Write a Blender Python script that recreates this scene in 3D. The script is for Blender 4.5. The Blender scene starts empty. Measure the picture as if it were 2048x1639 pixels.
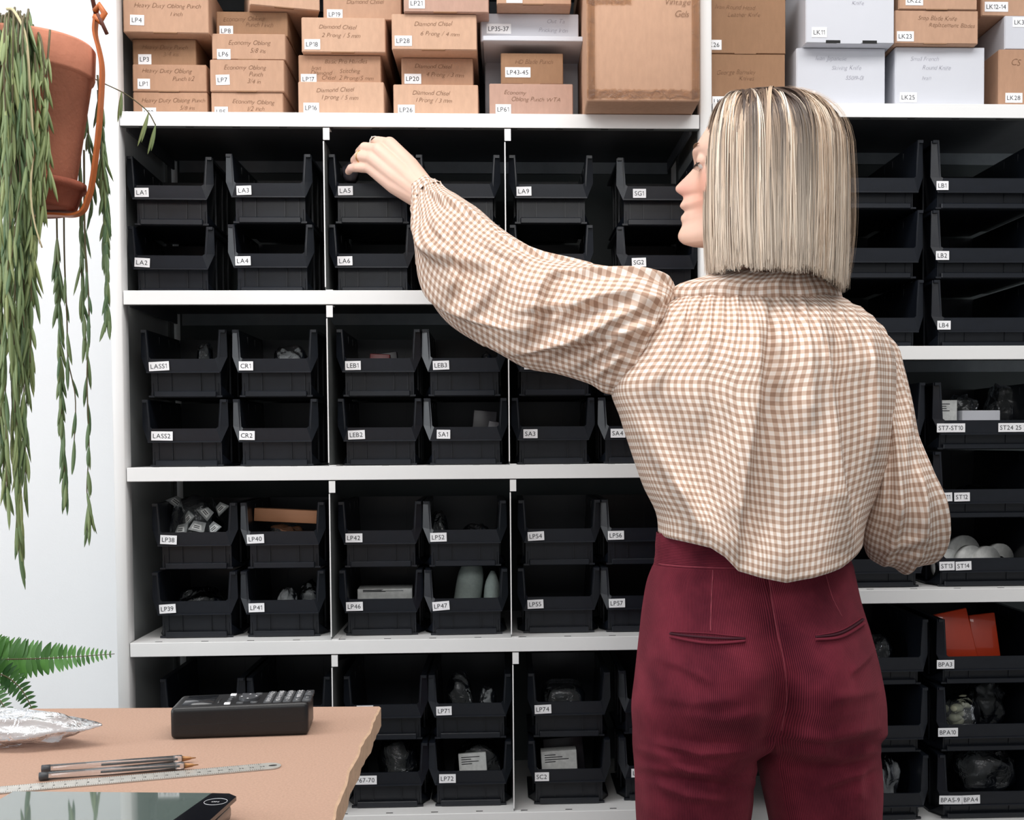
import bpy, bmesh, math, random
import numpy as np
from mathutils import Vector, Matrix
random.seed(7); rng = np.random.default_rng(7)
S = bpy.context.scene; COL = S.collection
# ------------------------------------------------------------------ camera, light, exposure
F, YAW, PIT, ROL, CX, CZ, CD, PPX, PPY = 2508.0, 0.0482, -0.037195, -0.00647, 0.654, 1.17, 2.2, 1130.83, 978.39
_cy, _sy, _cp, _sp = math.cos(YAW), math.sin(YAW), math.cos(PIT), math.sin(PIT)
FW = np.array([_sy*_cp, _cy*_cp, _sp]); _r = np.array([_cy, -_sy, 0.0]); _u = np.cross(_r, FW)
RT = math.cos(ROL)*_r + math.sin(ROL)*_u; UP = -math.sin(ROL)*_r + math.cos(ROL)*_u
CAMP = np.array([CX, -CD, CZ])
def W(px, py, Y):
    """place seen at a pixel of the photograph, at real depth Y (metres behind the shelf fronts)"""
    d = FW + RT*((px-PPX)/F) + UP*((PPY-py)/F)
    return CAMP + d*((Y+CD)/d[1])
def PX(p):
    d = np.asarray(p, float)-CAMP; z = d@FW
    return PPX+F*(d@RT)/z, PPY-F*(d@UP)/z
cd = bpy.data.cameras.new('camera'); cam = bpy.data.objects.new('camera', cd); COL.objects.link(cam); S.camera = cam
cd.sensor_fit = 'HORIZONTAL'; cd.sensor_width = 36.0; cd.lens = F/2048*36.0
cd.shift_x = -(PPX-1024)/2048; cd.shift_y = (PPY-819.5)/2048; cd.clip_start = .05
cam.matrix_world = Matrix(((RT[0], UP[0], -FW[0], CAMP[0]), (RT[1], UP[1], -FW[1], CAMP[1]), (RT[2], UP[2], -FW[2], CAMP[2]), (0, 0, 0, 1)))
w = bpy.data.worlds.new('world'); S.world = w; w.use_nodes = True
w.node_tree.nodes['Background'].inputs[0].default_value = (.93, .96, 1, 1); w.node_tree.nodes['Background'].inputs[1].default_value = .27
def area(name, loc, target, sx, sy, e, c=(1, 1, 1)):
    l = bpy.data.lights.new(name, 'AREA'); l.shape = 'RECTANGLE'; l.size = sx; l.size_y = sy; l.energy = e; l.color = c
    o = bpy.data.objects.new(name, l); COL.objects.link(o); o.location = loc
    o.rotation_euler = (Vector(target)-Vector(loc)).to_track_quat('-Z', 'Y').to_euler()
area('ceiling_panel_light', (.6, -.95, 2.66), (.6, -.85, 0), 3.0, .8, 40, (1, .985, .96))
area('ceiling_panel_light', (.4, -3.2, 2.66), (.6, -.6, 1.0), 2.6, 1.2, 34, (1, .985, .96))
area('window_light', (-2.5, -1.75, 1.8), (.9, -.1, 1.1), 1.3, 1.6, 40, (.93, .97, 1))
S.view_settings.view_transform = 'Standard'; S.view_settings.look = 'None'; S.view_settings.gamma = 1
S.view_settings.use_curve_mapping = False; S.view_settings.exposure = 0.1
S.cycles.max_bounces = 8; S.cycles.transparent_max_bounces = 24
# ------------------------------------------------------------------ materials
def lin(c):
    return tuple(((v/255)/12.92 if v/255 <= .04045 else (((v/255)+.055)/1.055)**2.4) for v in c)+(1,)
MATS = {}
def nodes(name):
    m = bpy.data.materials.new(name); m.use_nodes = True; MATS[name] = m
    return m, m.node_tree.nodes, m.node_tree.links, m.node_tree.nodes['Principled BSDF']
def mat(name, c, rough=.5, metal=0, var=.08, scale=40, bump=0, bscale=300, spec=.5, stretch=None, sss=0, coat=0):
    m, N, L, b = nodes(name)
    b.inputs['Roughness'].default_value = rough; b.inputs['Metallic'].default_value = metal
    b.inputs['Specular IOR Level'].default_value = spec; b.inputs['Coat Weight'].default_value = coat
    tc = N.new('ShaderNodeTexCoord'); mp = N.new('ShaderNodeMapping'); L.new(tc.outputs['Object'], mp.inputs[0])
    if stretch: mp.inputs['Scale'].default_value = stretch
    nz = N.new('ShaderNodeTexNoise'); nz.inputs['Scale'].default_value = scale; nz.inputs['Detail'].default_value = 4; L.new(mp.outputs[0], nz.inputs[0])
    cr = N.new('ShaderNodeValToRGB'); k = lin(c)
    cr.color_ramp.elements[0].position = .3; cr.color_ramp.elements[1].position = .7
    cr.color_ramp.elements[0].color = tuple(max(0, v*(1-var)) for v in k[:3])+(1,); cr.color_ramp.elements[1].color = tuple(min(1, v*(1+var)) for v in k[:3])+(1,)
    L.new(nz.outputs[0], cr.inputs[0]); L.new(cr.outputs[0], b.inputs['Base Color'])
    if sss: b.inputs['Subsurface Weight'].default_value = sss; b.inputs['Subsurface Radius'].default_value = (.012, .005, .003); b.inputs['Subsurface Scale'].default_value = .5
    if bump:
        n2 = N.new('ShaderNodeTexNoise'); n2.inputs['Scale'].default_value = bscale; L.new(mp.outputs[0], n2.inputs[0])
        bp = N.new('ShaderNodeBump'); bp.inputs['Strength'].default_value = bump; bp.inputs['Distance'].default_value = .002
        L.new(n2.outputs[0], bp.inputs['Height']); L.new(bp.outputs[0], b.inputs['Normal'])
    return m
mat('wall', (244, 245, 247), .85, var=.015, scale=3, bump=.1)
mat('floor', (150, 148, 145), .6, var=.1, scale=6)
mat('ceiling', (245, 245, 245), .9, var=.01)
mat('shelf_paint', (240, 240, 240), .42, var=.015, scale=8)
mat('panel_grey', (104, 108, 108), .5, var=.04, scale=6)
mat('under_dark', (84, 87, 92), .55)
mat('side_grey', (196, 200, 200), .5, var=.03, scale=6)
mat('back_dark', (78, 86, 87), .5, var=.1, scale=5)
mat('slot', (25, 25, 26), .8)
mat('plastic', (20, 24, 32), .34, var=.12, scale=60, bump=.05, bscale=900)
mat('label_white', (247, 247, 250), .4, var=.005)
mat('ink', (28, 28, 34), .6)
mat('pen_ink', (122, 88, 64), .8)
mat('pencil_ink', (160, 160, 172), .8)
for k, c in dict(card_a=(187, 149, 124), card_b=(177, 138, 112), card_c=(152, 116, 88), card_d=(200, 163, 138), card_e=(184, 149, 133)).items():
    mat(k, c, .85, var=.05, scale=120, bump=.12, bscale=500, stretch=(1, 1, .35))
mat('card_white', (206, 208, 216), .7, var=.01, scale=20)
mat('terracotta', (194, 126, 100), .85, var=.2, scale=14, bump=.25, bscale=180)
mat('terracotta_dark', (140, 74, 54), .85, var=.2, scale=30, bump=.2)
mat('leather', (186, 98, 42), .45, var=.1, scale=60, bump=.1, bscale=500)
mat('cord', (96, 52, 40), .8)
mat('soil', (52, 38, 30), .95, var=.3)
mat('stem', (92, 84, 58), .7)
mat('stem_pale', (190, 178, 140), .7)
mat('mdf', (174, 141, 122), .8, var=.09, scale=420, bump=.15, bscale=600)
mat('mdf_edge', (206, 172, 144), .85, var=.1, scale=60, bump=.5, bscale=120)
mat('steel', (192, 190, 184), .35, metal=.35, var=.1, scale=80)
mat('gold', (230, 190, 140), .25, metal=1)
mat('black_plastic', (17, 18, 21), .38, var=.1, scale=200, bump=.06, bscale=1500)
mat('key_grey', (62, 64, 68), .45)
mat('key_white', (235, 236, 240), .4)
mat('lcd', (42, 44, 48), .15)
mat('scale_glass', (96, 108, 104), .04, var=.05, spec=.9, coat=.6)
mat('scale_black', (16, 17, 22), .1, spec=.7)
mat('brass', (176, 128, 84), .35, metal=.6)
mat('hair_dark', (116, 98, 82), .55, var=.3, scale=30, stretch=(6, 6, .4))
mat('shoe', (60, 42, 34), .5)
mat('corduroy_dark', (62, 14, 30), .9)
mat('corduroy_worn', (140, 58, 72), .9, var=.25, scale=90)
mat('beam_grey', (150, 158, 164), .5)
mat('felt', (150, 162, 158), .9, var=.06, scale=200, bump=.3)
mat('wood_bar', (190, 134, 98), .6, var=.08, scale=20, stretch=(.2, 1, 3))
mat('packet_dark', (44, 42, 48), .35, var=.3, scale=60)
mat('packet_red', (120, 40, 44), .35)
mat('orange', (232, 74, 36), .35, coat=.7, var=.05, scale=20, bump=.2, bscale=60)
mat('maroon', (104, 14, 24), .35)
mat('packet_white', (222, 224, 222), .35, var=.12, scale=120)
mat('packet_grey', (150, 154, 154), .3, var=.25, scale=90)
mat('bone', (196, 196, 170), .5)
mat('eye_white', (235, 232, 230), .2); mat('lash', (48, 34, 30), .6); mat('brow', (120, 92, 72), .7)
def leafmat(name, c1, c2):
    m, N, L, b = nodes(name); b.inputs['Roughness'].default_value = .45
    a = N.new('ShaderNodeAttribute'); a.attribute_name = 'tone'
    cr = N.new('ShaderNodeValToRGB'); cr.color_ramp.elements[0].color = lin(c1); cr.color_ramp.elements[1].color = lin(c2)
    L.new(a.outputs['Fac'], cr.inputs[0]); L.new(cr.outputs[0], b.inputs['Base Color'])
    b.inputs['Subsurface Weight'].default_value = .1; b.inputs['Subsurface Radius'].default_value = (.003, .005, .002)
leafmat('leaf', (78, 108, 72), (160, 172, 116)); leafmat('fern_leaf', (32, 70, 30), (92, 146, 66))
def film(name, tint, opac=.18, gl=.1, bmp=.6, ior=1.5):
    m, N, L, b = nodes(name); N.remove(b); out = N['Material Output']
    t = N.new('ShaderNodeBsdfTransparent'); t.inputs[0].default_value = lin(tint)
    g = N.new('ShaderNodeBsdfGlossy'); g.inputs['Roughness'].default_value = gl; g.inputs[0].default_value = (.95, .97, 1, 1)
    d = N.new('ShaderNodeBsdfDiffuse'); d.inputs[0].default_value = lin((205, 210, 212))
    f = N.new('ShaderNodeFresnel'); f.inputs[0].default_value = ior
    tc = N.new('ShaderNodeTexCoord'); nz = N.new('ShaderNodeTexNoise'); nz.inputs['Scale'].default_value = 55; nz.inputs['Detail'].default_value = 3; nz.inputs['Distortion'].default_value = 1.5
    L.new(tc.outputs['Object'], nz.inputs[0])
    bp = N.new('ShaderNodeBump'); bp.inputs['Strength'].default_value = bmp; bp.inputs['Distance'].default_value = .005; L.new(nz.outputs[0], bp.inputs['Height'])
    L.new(bp.outputs[0], g.inputs['Normal']); L.new(bp.outputs[0], f.inputs['Normal'])
    m1 = N.new('ShaderNodeMixShader'); m1.inputs[0].default_value = opac; L.new(t.outputs[0], m1.inputs[1]); L.new(d.outputs[0], m1.inputs[2])
    m2 = N.new('ShaderNodeMixShader'); L.new(f.outputs[0], m2.inputs[0]); L.new(m1.outputs[0], m2.inputs[1]); L.new(g.outputs[0], m2.inputs[2])
    L.new(m2.outputs[0], out.inputs[0])
film('clear_film', (245, 247, 248), .07, .12); film('cloudy_film', (235, 238, 240), .32, .2); film('bubble_film', (236, 236, 240), .42, .25, .9, 1.4)
film('tape_film', (240, 226, 205), .06, .12, .5, 1.22); film('pen_clear', (246, 243, 242), .12, .08, 0.0, 1.4)
def math_node(N, L, op, a, b=None, c=None):
    n = N.new('ShaderNodeMath'); n.operation = op
    for i, v in enumerate((a, b, c)):
        if v is None: continue
        if isinstance(v, (int, float)): n.inputs[i].default_value = v
        else: L.new(v, n.inputs[i])
    return n.outputs[0]
def gingham():
    m, N, L, b = nodes('gingham'); b.inputs['Roughness'].default_value = .85; b.inputs['Specular IOR Level'].default_value = .2
    uv = N.new('ShaderNodeUVMap'); sp = N.new('ShaderNodeSeparateXYZ'); L.new(uv.outputs[0], sp.inputs[0])
    o = []
    for i in (0, 1):
        t = math_node(N, L, 'FRACT', math_node(N, L, 'MULTIPLY', sp.outputs[i], 1/.0114))
        t = math_node(N, L, 'ABSOLUTE', math_node(N, L, 'SUBTRACT', t, .5))
        mr = N.new('ShaderNodeMapRange'); mr.interpolation_type = 'SMOOTHSTEP'
        mr.inputs['From Min'].default_value = .22; mr.inputs['From Max'].default_value = .28; L.new(t, mr.inputs['Value']); o.append(mr.outputs[0])
    s = math_node(N, L, 'MULTIPLY', math_node(N, L, 'ADD', o[0], o[1]), .5)
    cr = N.new('ShaderNodeValToRGB'); e = cr.color_ramp.elements
    e[0].color = lin((241, 231, 223)); e[1].color = lin((172, 141, 122)); x = e.new(.5); x.color = lin((210, 185, 168))
    L.new(s, cr.inputs[0]); L.new(cr.outputs[0], b.inputs['Base Color'])
    nz = N.new('ShaderNodeTexNoise'); nz.inputs['Scale'].default_value = 700; L.new(uv.outputs[0], nz.inputs[0])
    bp = N.new('ShaderNodeBump'); bp.inputs['Strength'].default_value = .15; bp.inputs['Distance'].default_value = .001; L.new(nz.outputs[0], bp.inputs['Height']); L.new(bp.outputs[0], b.inputs['Normal'])
gingham()
def corduroy(name, axis):
    m, N, L, b = nodes(name); b.inputs['Roughness'].default_value = .8; b.inputs['Sheen Weight'].default_value = .35; b.inputs['Sheen Roughness'].default_value = .4
    b.inputs['Sheen Tint'].default_value = lin((220, 120, 130)); b.inputs['Specular IOR Level'].default_value = .15
    uv = N.new('ShaderNodeUVMap'); sp = N.new('ShaderNodeSeparateXYZ'); L.new(uv.outputs[0], sp.inputs[0])
    t = math_node(N, L, 'SINE', math_node(N, L, 'MULTIPLY', sp.outputs[axis], 2*math.pi/.0023))
    nz = N.new('ShaderNodeTexNoise'); nz.inputs['Scale'].default_value = 16; nz.inputs['Detail'].default_value = 6; L.new(uv.outputs[0], nz.inputs[0])
    f = math_node(N, L, 'ADD', math_node(N, L, 'MULTIPLY', t, .22), nz.outputs[0])
    cr = N.new('ShaderNodeValToRGB'); e = cr.color_ramp.elements
    e[0].position = .2; e[1].position = .85; e[0].color = lin((66, 14, 30)); e[1].color = lin((134, 48, 64))
    L.new(f, cr.inputs[0]); L.new(cr.outputs[0], b.inputs['Base Color'])
    bp = N.new('ShaderNodeBump'); bp.inputs['Strength'].default_value = .5; bp.inputs['Distance'].default_value = .0008; L.new(t, bp.inputs['Height']); L.new(bp.outputs[0], b.inputs['Normal'])
corduroy('corduroy', 0); corduroy('corduroy_band', 1)
def hairmat():
    m, N, L, b = nodes('hair'); b.inputs['Roughness'].default_value = .38; b.inputs['Specular IOR Level'].default_value = .35
    a = N.new('ShaderNodeAttribute'); a.attribute_name = 'hcol'; L.new(a.outputs['Color'], b.inputs['Base Color'])
hairmat()
def skinmat(spots):
    m, N, L, b = nodes('skin'); b.inputs['Roughness'].default_value = .5; b.inputs['Subsurface Weight'].default_value = .12
    b.inputs['Subsurface Radius'].default_value = (.01, .004, .002); b.inputs['Subsurface Scale'].default_value = .6
    g = N.new('ShaderNodeNewGeometry'); nz = N.new('ShaderNodeTexNoise'); nz.inputs['Scale'].default_value = 25; L.new(g.outputs['Position'], nz.inputs[0])
    cr = N.new('ShaderNodeValToRGB'); cr.color_ramp.elements[0].color = lin((226, 184, 164)); cr.color_ramp.elements[1].color = lin((236, 200, 182)); L.new(nz.outputs[0], cr.inputs[0])
    cur = cr.outputs[0]
    for (p, rad, c, amt) in spots:
        v = N.new('ShaderNodeVectorMath'); v.operation = 'DISTANCE'; L.new(g.outputs['Position'], v.inputs[0]); v.inputs[1].default_value = p
        mr = N.new('ShaderNodeMapRange'); mr.interpolation_type = 'SMOOTHSTEP'; mr.inputs['From Min'].default_value = rad; mr.inputs['From Max'].default_value = rad*.25
        mr.inputs['To Min'].default_value = 0; mr.inputs['To Max'].default_value = amt; L.new(v.outputs['Value'], mr.inputs['Value'])
        mx = N.new('ShaderNodeMix'); mx.data_type = 'RGBA'; L.new(mr.outputs[0], mx.inputs[0]); L.new(cur, mx.inputs[6]); mx.inputs[7].default_value = lin(c); cur = mx.outputs[2]
    L.new(cur, b.inputs['Base Color'])
# ------------------------------------------------------------------ mesh helpers
class MB:
    """collects geometry with material slots for one mesh object"""
    def __init__(s): s.v, s.f, s.m, s.sm, s.uv, s.slots = [], [], [], [], {}, []
    def slot(s, n):
        if n not in s.slots: s.slots.append(n)
        return s.slots.index(n)
    def add(s, vs, fs, mt, smooth=False, uvs=None):
        o = len(s.v); k = s.slot(mt); s.v += [tuple(map(float, q)) for q in vs]
        for i, f in enumerate(fs):
            if uvs is not None: s.uv[len(s.f)] = uvs[i]
            s.f.append(tuple(o+j for j in f)); s.m.append(k); s.sm.append(smooth)
        return s
    def box(s, a, b, mt, M=None):
        x0, y0, z0 = a; x1, y1, z1 = b
        vs = [Vector(q) for q in ((x0,y0,z0),(x1,y0,z0),(x1,y1,z0),(x0,y1,z0),(x0,y0,z1),(x1,y0,z1),(x1,y1,z1),(x0,y1,z1))]
        if M: vs = [M @ q for q in vs]
        return s.add(vs, [(0,3,2,1),(4,5,6,7),(0,1,5,4),(1,2,6,5),(2,3,7,6),(3,0,4,7)], mt)
    def bevbox(s, a, b, mt, r=.003, seg=2, M=None, smooth=True):
        bm = bmesh.new(); bmesh.ops.create_cube(bm, size=1)
        for v in bm.verts: v.co = Vector(((a[i]+b[i])/2+v.co[i]*(b[i]-a[i]) for i in range(3)))
        bmesh.ops.bevel(bm, geom=bm.edges[:], offset=r, segments=seg, profile=.5, affect='EDGES')
        if M: bm.transform(M)
        return s.bm(bm, mt, smooth)
    def bm(s, bm, mt, smooth=False):
        bm.verts.index_update(); s.add([v.co for v in bm.verts], [[v.index for v in f.verts] for f in bm.faces], mt, smooth); bm.free(); return s
    def prism(s, poly, ext, mt, M=None):
        """poly: list of 3d points, ext: extrusion vector"""
        n = len(poly); e = Vector(ext); vs = [Vector(q) for q in poly]+[Vector(q)+e for q in poly]
        if M: vs = [M @ q for q in vs]
        return s.add(vs, [tuple(range(n)), tuple(range(2*n-1, n-1, -1))]+[(i, i+n, (i+1) % n+n, (i+1) % n) for i in range(n)], mt)
    def grid(s, R, mt, closed=True, caps=(False, False), smooth=True, U=None, V=None):
        """R [rows, cols, 3]; U [cols+1], V [rows] give uv in metres"""
        m, n = R.shape[:2]; vs = R.reshape(-1, 3); fs, uvs = [], []
        for i in range(m-1):
            for j in range(n if closed else n-1):
                k = (j+1) % n; fs.append((i*n+j, i*n+k, (i+1)*n+k, (i+1)*n+j))
                if U is not None:
                    uvs.append(((U[j], V[i]), (U[j+1], V[i]), (U[j+1], V[i+1]), (U[j], V[i+1])))
        s.add(vs, fs, mt, smooth, uvs if U is not None else None)
        o = len(s.v)-m*n
        for c, i in ((caps[0], 0), (caps[1], m-1)):
            if c: s.f.append(tuple(o+i*n+j for j in (range(n-1, -1, -1) if i == 0 else range(n)))); s.m.append(s.slot(mt)); s.sm.append(smooth)
        return s
    def tube(s, pts, rad, mt, n=8, caps=True, flat=1.0):
        P = np.array(pts, float); r = np.broadcast_to(np.array(rad, float), (len(P),)); T = np.gradient(P, axis=0); rows = []
        u = np.cross(T[0], (0, 0, 1.0)); u = u if np.linalg.norm(u) > 1e-6*np.linalg.norm(T[0])+1e-9 else np.array((1.0, 0, 0))
        for p, t, q in zip(P, T, r):
            t = t/np.linalg.norm(t); u = u-t*(u@t); u /= np.linalg.norm(u); w_ = np.cross(t, u)
            a = np.arange(n)*2*math.pi/n; rows.append(p+q*(np.cos(a)[:, None]*u+flat*np.sin(a)[:, None]*w_))
        return s.grid(np.array(rows), mt, True, (caps, caps))
    def lathe(s, prof, c, mt, n=48, axis=None):
        a = np.arange(n)*2*math.pi/n; R = np.array([[(c[0]+r*math.cos(t), c[1]+r*math.sin(t), c[2]+z) for t in a] for r, z in prof])
        return s.grid(R, mt, True, (False, False))
    def weld(s, e=2e-5):
        """join vertices that sit on each other so shading runs on"""
        key = {}; mp = []
        nv = []
        for q in s.v:
            k = tuple(int(round(c/e)) for c in q)
            if k not in key: key[k] = len(nv); nv.append(q)
            mp.append(key[k])
        s.v = nv; s.f = [tuple(mp[i] for i in f) for f in s.f]
    def build(s, name, parent=None, world=True, attrs=None):
        me = bpy.data.meshes.new(name); off = np.array(parent.location) if (parent is not None and world) else np.zeros(3)
        p_ = parent
        while world and p_ is not None and p_.parent is not None: p_ = p_.parent; off = off+np.array(p_.location)
        vs = np.array(s.v)-off
        me.from_pydata([tuple(q) for q in vs], [], s.f)
        for k in s.slots: me.materials.append(MATS[k])
        me.polygons.foreach_set('material_index', s.m); me.polygons.foreach_set('use_smooth', s.sm)
        if s.uv:
            ul = me.uv_layers.new(name='UVMap'); d = np.zeros((len(me.loops), 2))
            for i, q in s.uv.items():
                st = me.polygons[i].loop_start; d[st:st+len(q)] = q
            ul.data.foreach_set('uv', d.ravel())
        if attrs:
            for k, (tp, data) in attrs.items():
                at = me.attributes.new(k, tp, 'POINT'); at.data.foreach_set('value' if tp == 'FLOAT' else 'color', np.asarray(data, float).ravel())
        me.update()
        o = bpy.data.objects.new(name, me); COL.objects.link(o)
        if parent is not None: o.parent = parent
        return o
def tag(o, label, cat, group=None, kind=None):
    o['label'] = label; o['category'] = cat
    if group: o['group'] = group
    if kind: o['kind'] = kind
    return o
def thing(name, loc, label, cat, group=None, rz=0):
    o = bpy.data.objects.new(name, None); o.empty_display_size = .02; COL.objects.link(o); o.location = [float(q) for q in loc]; o.rotation_euler = (0, 0, rz)
    return tag(o, label, cat, group)
def struct(o): o['kind'] = 'structure'; return o
def crom(tab, x):
    """smooth interpolation of rows (key, values...) at x"""
    T = np.array(tab, float); k = T[:, 0]; V = T[:, 1:]; m = np.gradient(V, k, axis=0); x = np.atleast_1d(x)
    i = np.clip(np.searchsorted(k, x)-1, 0, len(k)-2); h = (k[i+1]-k[i]); t = np.clip((x-k[i])/h, 0, 1)[:, None]; h = h[:, None]
    return (2*t**3-3*t**2+1)*V[i]+(t**3-2*t**2+t)*h*m[i]+(-2*t**3+3*t**2)*V[i+1]+(t**3-t**2)*h*m[i+1]
# ------------------------------------------------------------------ glyphs
GL = {}
def load_glyphs(chars, GL, off=0.0):
    obs = []
    for c in chars:
        cu = bpy.data.curves.new('glyph', 'FONT'); cu.body = c; cu.size = 1; cu.resolution_u = 3; cu.fill_mode = 'FRONT'; cu.dimensions = '2D'; cu.offset = off
        o = bpy.data.objects.new('glyph', cu); COL.objects.link(o); obs.append((c, o, cu))
    bpy.context.view_layer.update(); dg = bpy.context.evaluated_depsgraph_get()
    for c, o, cu in obs:
        me = bpy.data.meshes.new_from_object(o.evaluated_get(dg)); v = np.array([tuple(q.co)[:2] for q in me.vertices]) if me.vertices else np.zeros((0, 2))
        GL[c] = (v, [tuple(p.vertices) for p in me.polygons]); bpy.data.meshes.remove(me)
    for c, o, cu in obs: bpy.data.objects.remove(o); bpy.data.curves.remove(cu)
GT = {}; CH = "ABCDEFGHIJKLMNOPQRSTUVWXYZabcdefghijklmnopqrstuvwxyz0123456789-/.<>^+="
load_glyphs(CH, GL); load_glyphs(CH, GT, -.016)
_h = GL['H'][0][:, 1].max(); GL['1'] = (np.array([(.17, 0), (.17+.1*_h, 0), (.17+.1*_h, _h), (.17, _h), (.17, _h*.84), (.0, _h*.70), (.0, _h*.80)]), [(0, 1, 2, 3, 4), (4, 3, 6, 5)])
def text2d(txt, size, shear=0, jit=0, gap=.09):
    G_ = GT if jit else GL
    """flat letters, baseline at 0; returns verts, faces, width"""
    V, Fc, x = [], [], 0
    for ch in txt:
        if ch == ' ': x += .3; continue
        v, f = G_[ch]
        if len(v) == 0: x += .3; continue
        q = v.copy(); a, b_ = q[:, 0].min(), q[:, 0].max(); q[:, 0] += x-a
        if jit: q[:, 1] *= 1+rng.uniform(-jit, jit); q[:, 1] += rng.uniform(-jit, jit)*.25
        q[:, 0] += shear*q[:, 1]; o = len(V); V += list(q*size); Fc += [tuple(o+i for i in p) for p in f]; x += b_-a+gap
    return np.array(V).reshape(-1, 2), Fc, x*size
def put_text(mb, txt, size, cx, cz, y, mt, tilt=0, shear=0, jit=0, center=True, M=None):
    v, f, wd = text2d(txt, size, shear, jit)
    if not len(v): return wd
    q = v-np.array((wd/2 if center else 0, size*.35)); c, s_ = math.cos(tilt), math.sin(tilt)
    P3 = [Vector((cx+c*a-s_*b, y, cz+s_*a+c*b)) for a, b in q]
    if M: P3 = [M @ p for p in P3]
    mb.add(P3, f, mt); return wd
def label_mesh(txt, cx, cz, y, tilt=0, h=.0158, M=None, missing=()):
    """white stuck-on label with black print, facing -y, y is the surface it sticks to"""
    mb = MB(); size = .0114; _, _, wd = text2d(txt, size); hw = max(wd/2+.0030, .006)
    R = Matrix.Translation((cx, y, cz)) @ Matrix.Rotation(-tilt, 4, 'Y')
    if M: R = M @ R
    mb.box((-hw, -.0006, -h/2), (hw, -.0001, h/2), 'label_white', R)
    put_text(mb, txt, size, 0, 0, -.0008, 'ink', M=R)
    return mb
# ------------------------------------------------------------------ the room
FL = 0.0; BACKY = .372
struct(MB().box((-2.6, -4.2, -.1), (3.2, BACKY+.2, FL), 'floor').build('floor'))
struct(MB().box((-2.6, BACKY, FL), (3.2, BACKY+.12, 2.75), 'wall').build('wall_back'))
struct(MB().box((-2.6, -4.2, 2.75), (3.2, BACKY+.12, 2.85), 'ceiling').build('ceiling'))
# ------------------------------------------------------------------ shelving
Z1, Z2, Z3, Z4, Z5 = 1.7408, 1.4363, 1.1319, .8272, .5169
ZA, ZB, ZC, ZD = 1.7627, 1.3376, .904, .475
LIP = .0242
unit = thing('shelving_unit', (1.0, 0, 0), 'pale grey steel shelving unit of two bays behind the woman', 'shelving')
def spart(mb, name): return mb.build(name, unit)
for x0 in (-.0205, 1.0, 2.02):
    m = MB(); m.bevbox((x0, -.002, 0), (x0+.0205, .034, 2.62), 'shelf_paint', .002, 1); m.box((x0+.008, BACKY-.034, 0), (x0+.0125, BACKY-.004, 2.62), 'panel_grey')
    spart(m, 'post')
for x0, x1 in ((-.0185, -.0165), (1.009, 1.011), (2.036, 2.038)):
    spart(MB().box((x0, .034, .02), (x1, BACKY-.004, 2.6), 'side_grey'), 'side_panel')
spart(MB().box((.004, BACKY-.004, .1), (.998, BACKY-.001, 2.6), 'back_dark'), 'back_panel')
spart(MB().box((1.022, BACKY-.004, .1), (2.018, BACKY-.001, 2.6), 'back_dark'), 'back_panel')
def shelf(x0, x1, z):
    m = MB(); m.bevbox((x0, 0, z-LIP), (x1, .0016, z), 'shelf_paint', .0006, 1, smooth=False)
    m.box((x0, .0016, z-.0016), (x1, BACKY-.006, z), 'shelf_paint')
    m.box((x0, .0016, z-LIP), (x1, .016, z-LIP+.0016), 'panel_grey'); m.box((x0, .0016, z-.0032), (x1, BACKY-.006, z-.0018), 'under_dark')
    x = x0+.03
    while x < x1-.03:
        m.box((x, .005, z-LIP-.0004), (x+.013, .009, z-LIP), 'slot'); m.box((x+.01, .010, z), (x+.022, .0135, z+.0003), 'slot'); x += .0795
    spart(m, 'shelf')
for z in (2.06, Z1, Z2, Z3, Z4, Z5, .212): shelf(.0015, .9985, z)
for z in (2.19, ZA, ZB, ZC, ZD, .05): shelf(1.022, 2.018, z)
for x0, x1, zs in ((.01, .99, (Z1, Z2, Z3, Z4, 2.06)), (1.03, 2.01, (ZA, ZB, ZC, 2.19))):
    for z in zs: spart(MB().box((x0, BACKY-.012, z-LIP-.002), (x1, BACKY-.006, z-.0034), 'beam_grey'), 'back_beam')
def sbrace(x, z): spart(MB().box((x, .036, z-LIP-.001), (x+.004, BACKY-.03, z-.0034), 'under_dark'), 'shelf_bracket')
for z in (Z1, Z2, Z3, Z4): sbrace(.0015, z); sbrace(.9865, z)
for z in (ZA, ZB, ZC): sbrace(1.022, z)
def divider(x, z0, z1):
    """thin steel divider plate with folded feet"""
    m = MB(); g = .0012
    poly = [(x, .006, z0+.001), (x, BACKY-.03, z0+.001), (x, BACKY-.03, z1-.06), (x, .05, z1-.022), (x, .0075, z1-.022), (x, .003, z1-.03), (x, .003, z0+.02)]
    m.prism(poly, (g, 0, 0), 'panel_grey')
    m.box((x-.0004, .0022, z0+.006), (x+g+.0004, .0032, z1-.024), 'shelf_paint')
    m.box((x, .001, z1-.022), (x+.011, .0026, z1-.0005), 'shelf_paint'); m.box((x, .001, z1-.0016), (x+.011, .03, z1-.0005), 'shelf_paint')
    m.box((x+g, .004, z0+.0004), (x+.013, .05, z0+.0016), 'shelf_paint')
    spart(m, 'divider')
def xw(px, py, Y): return float(W(px, py, Y)[0])
for z0, z1, pts in ((Z2, Z1-LIP, ((648, 400), (1010, 400))), (Z3, Z2-LIP, ((655, 780), (1017, 780))), (Z4, Z3-LIP, ((660, 1120), (1021, 1120))), (Z5, Z4-LIP, ((664, 1380), (1026, 1450)))):
    for px, py in pts: divider(xw(px, py, .003), z0, z1)
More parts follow.
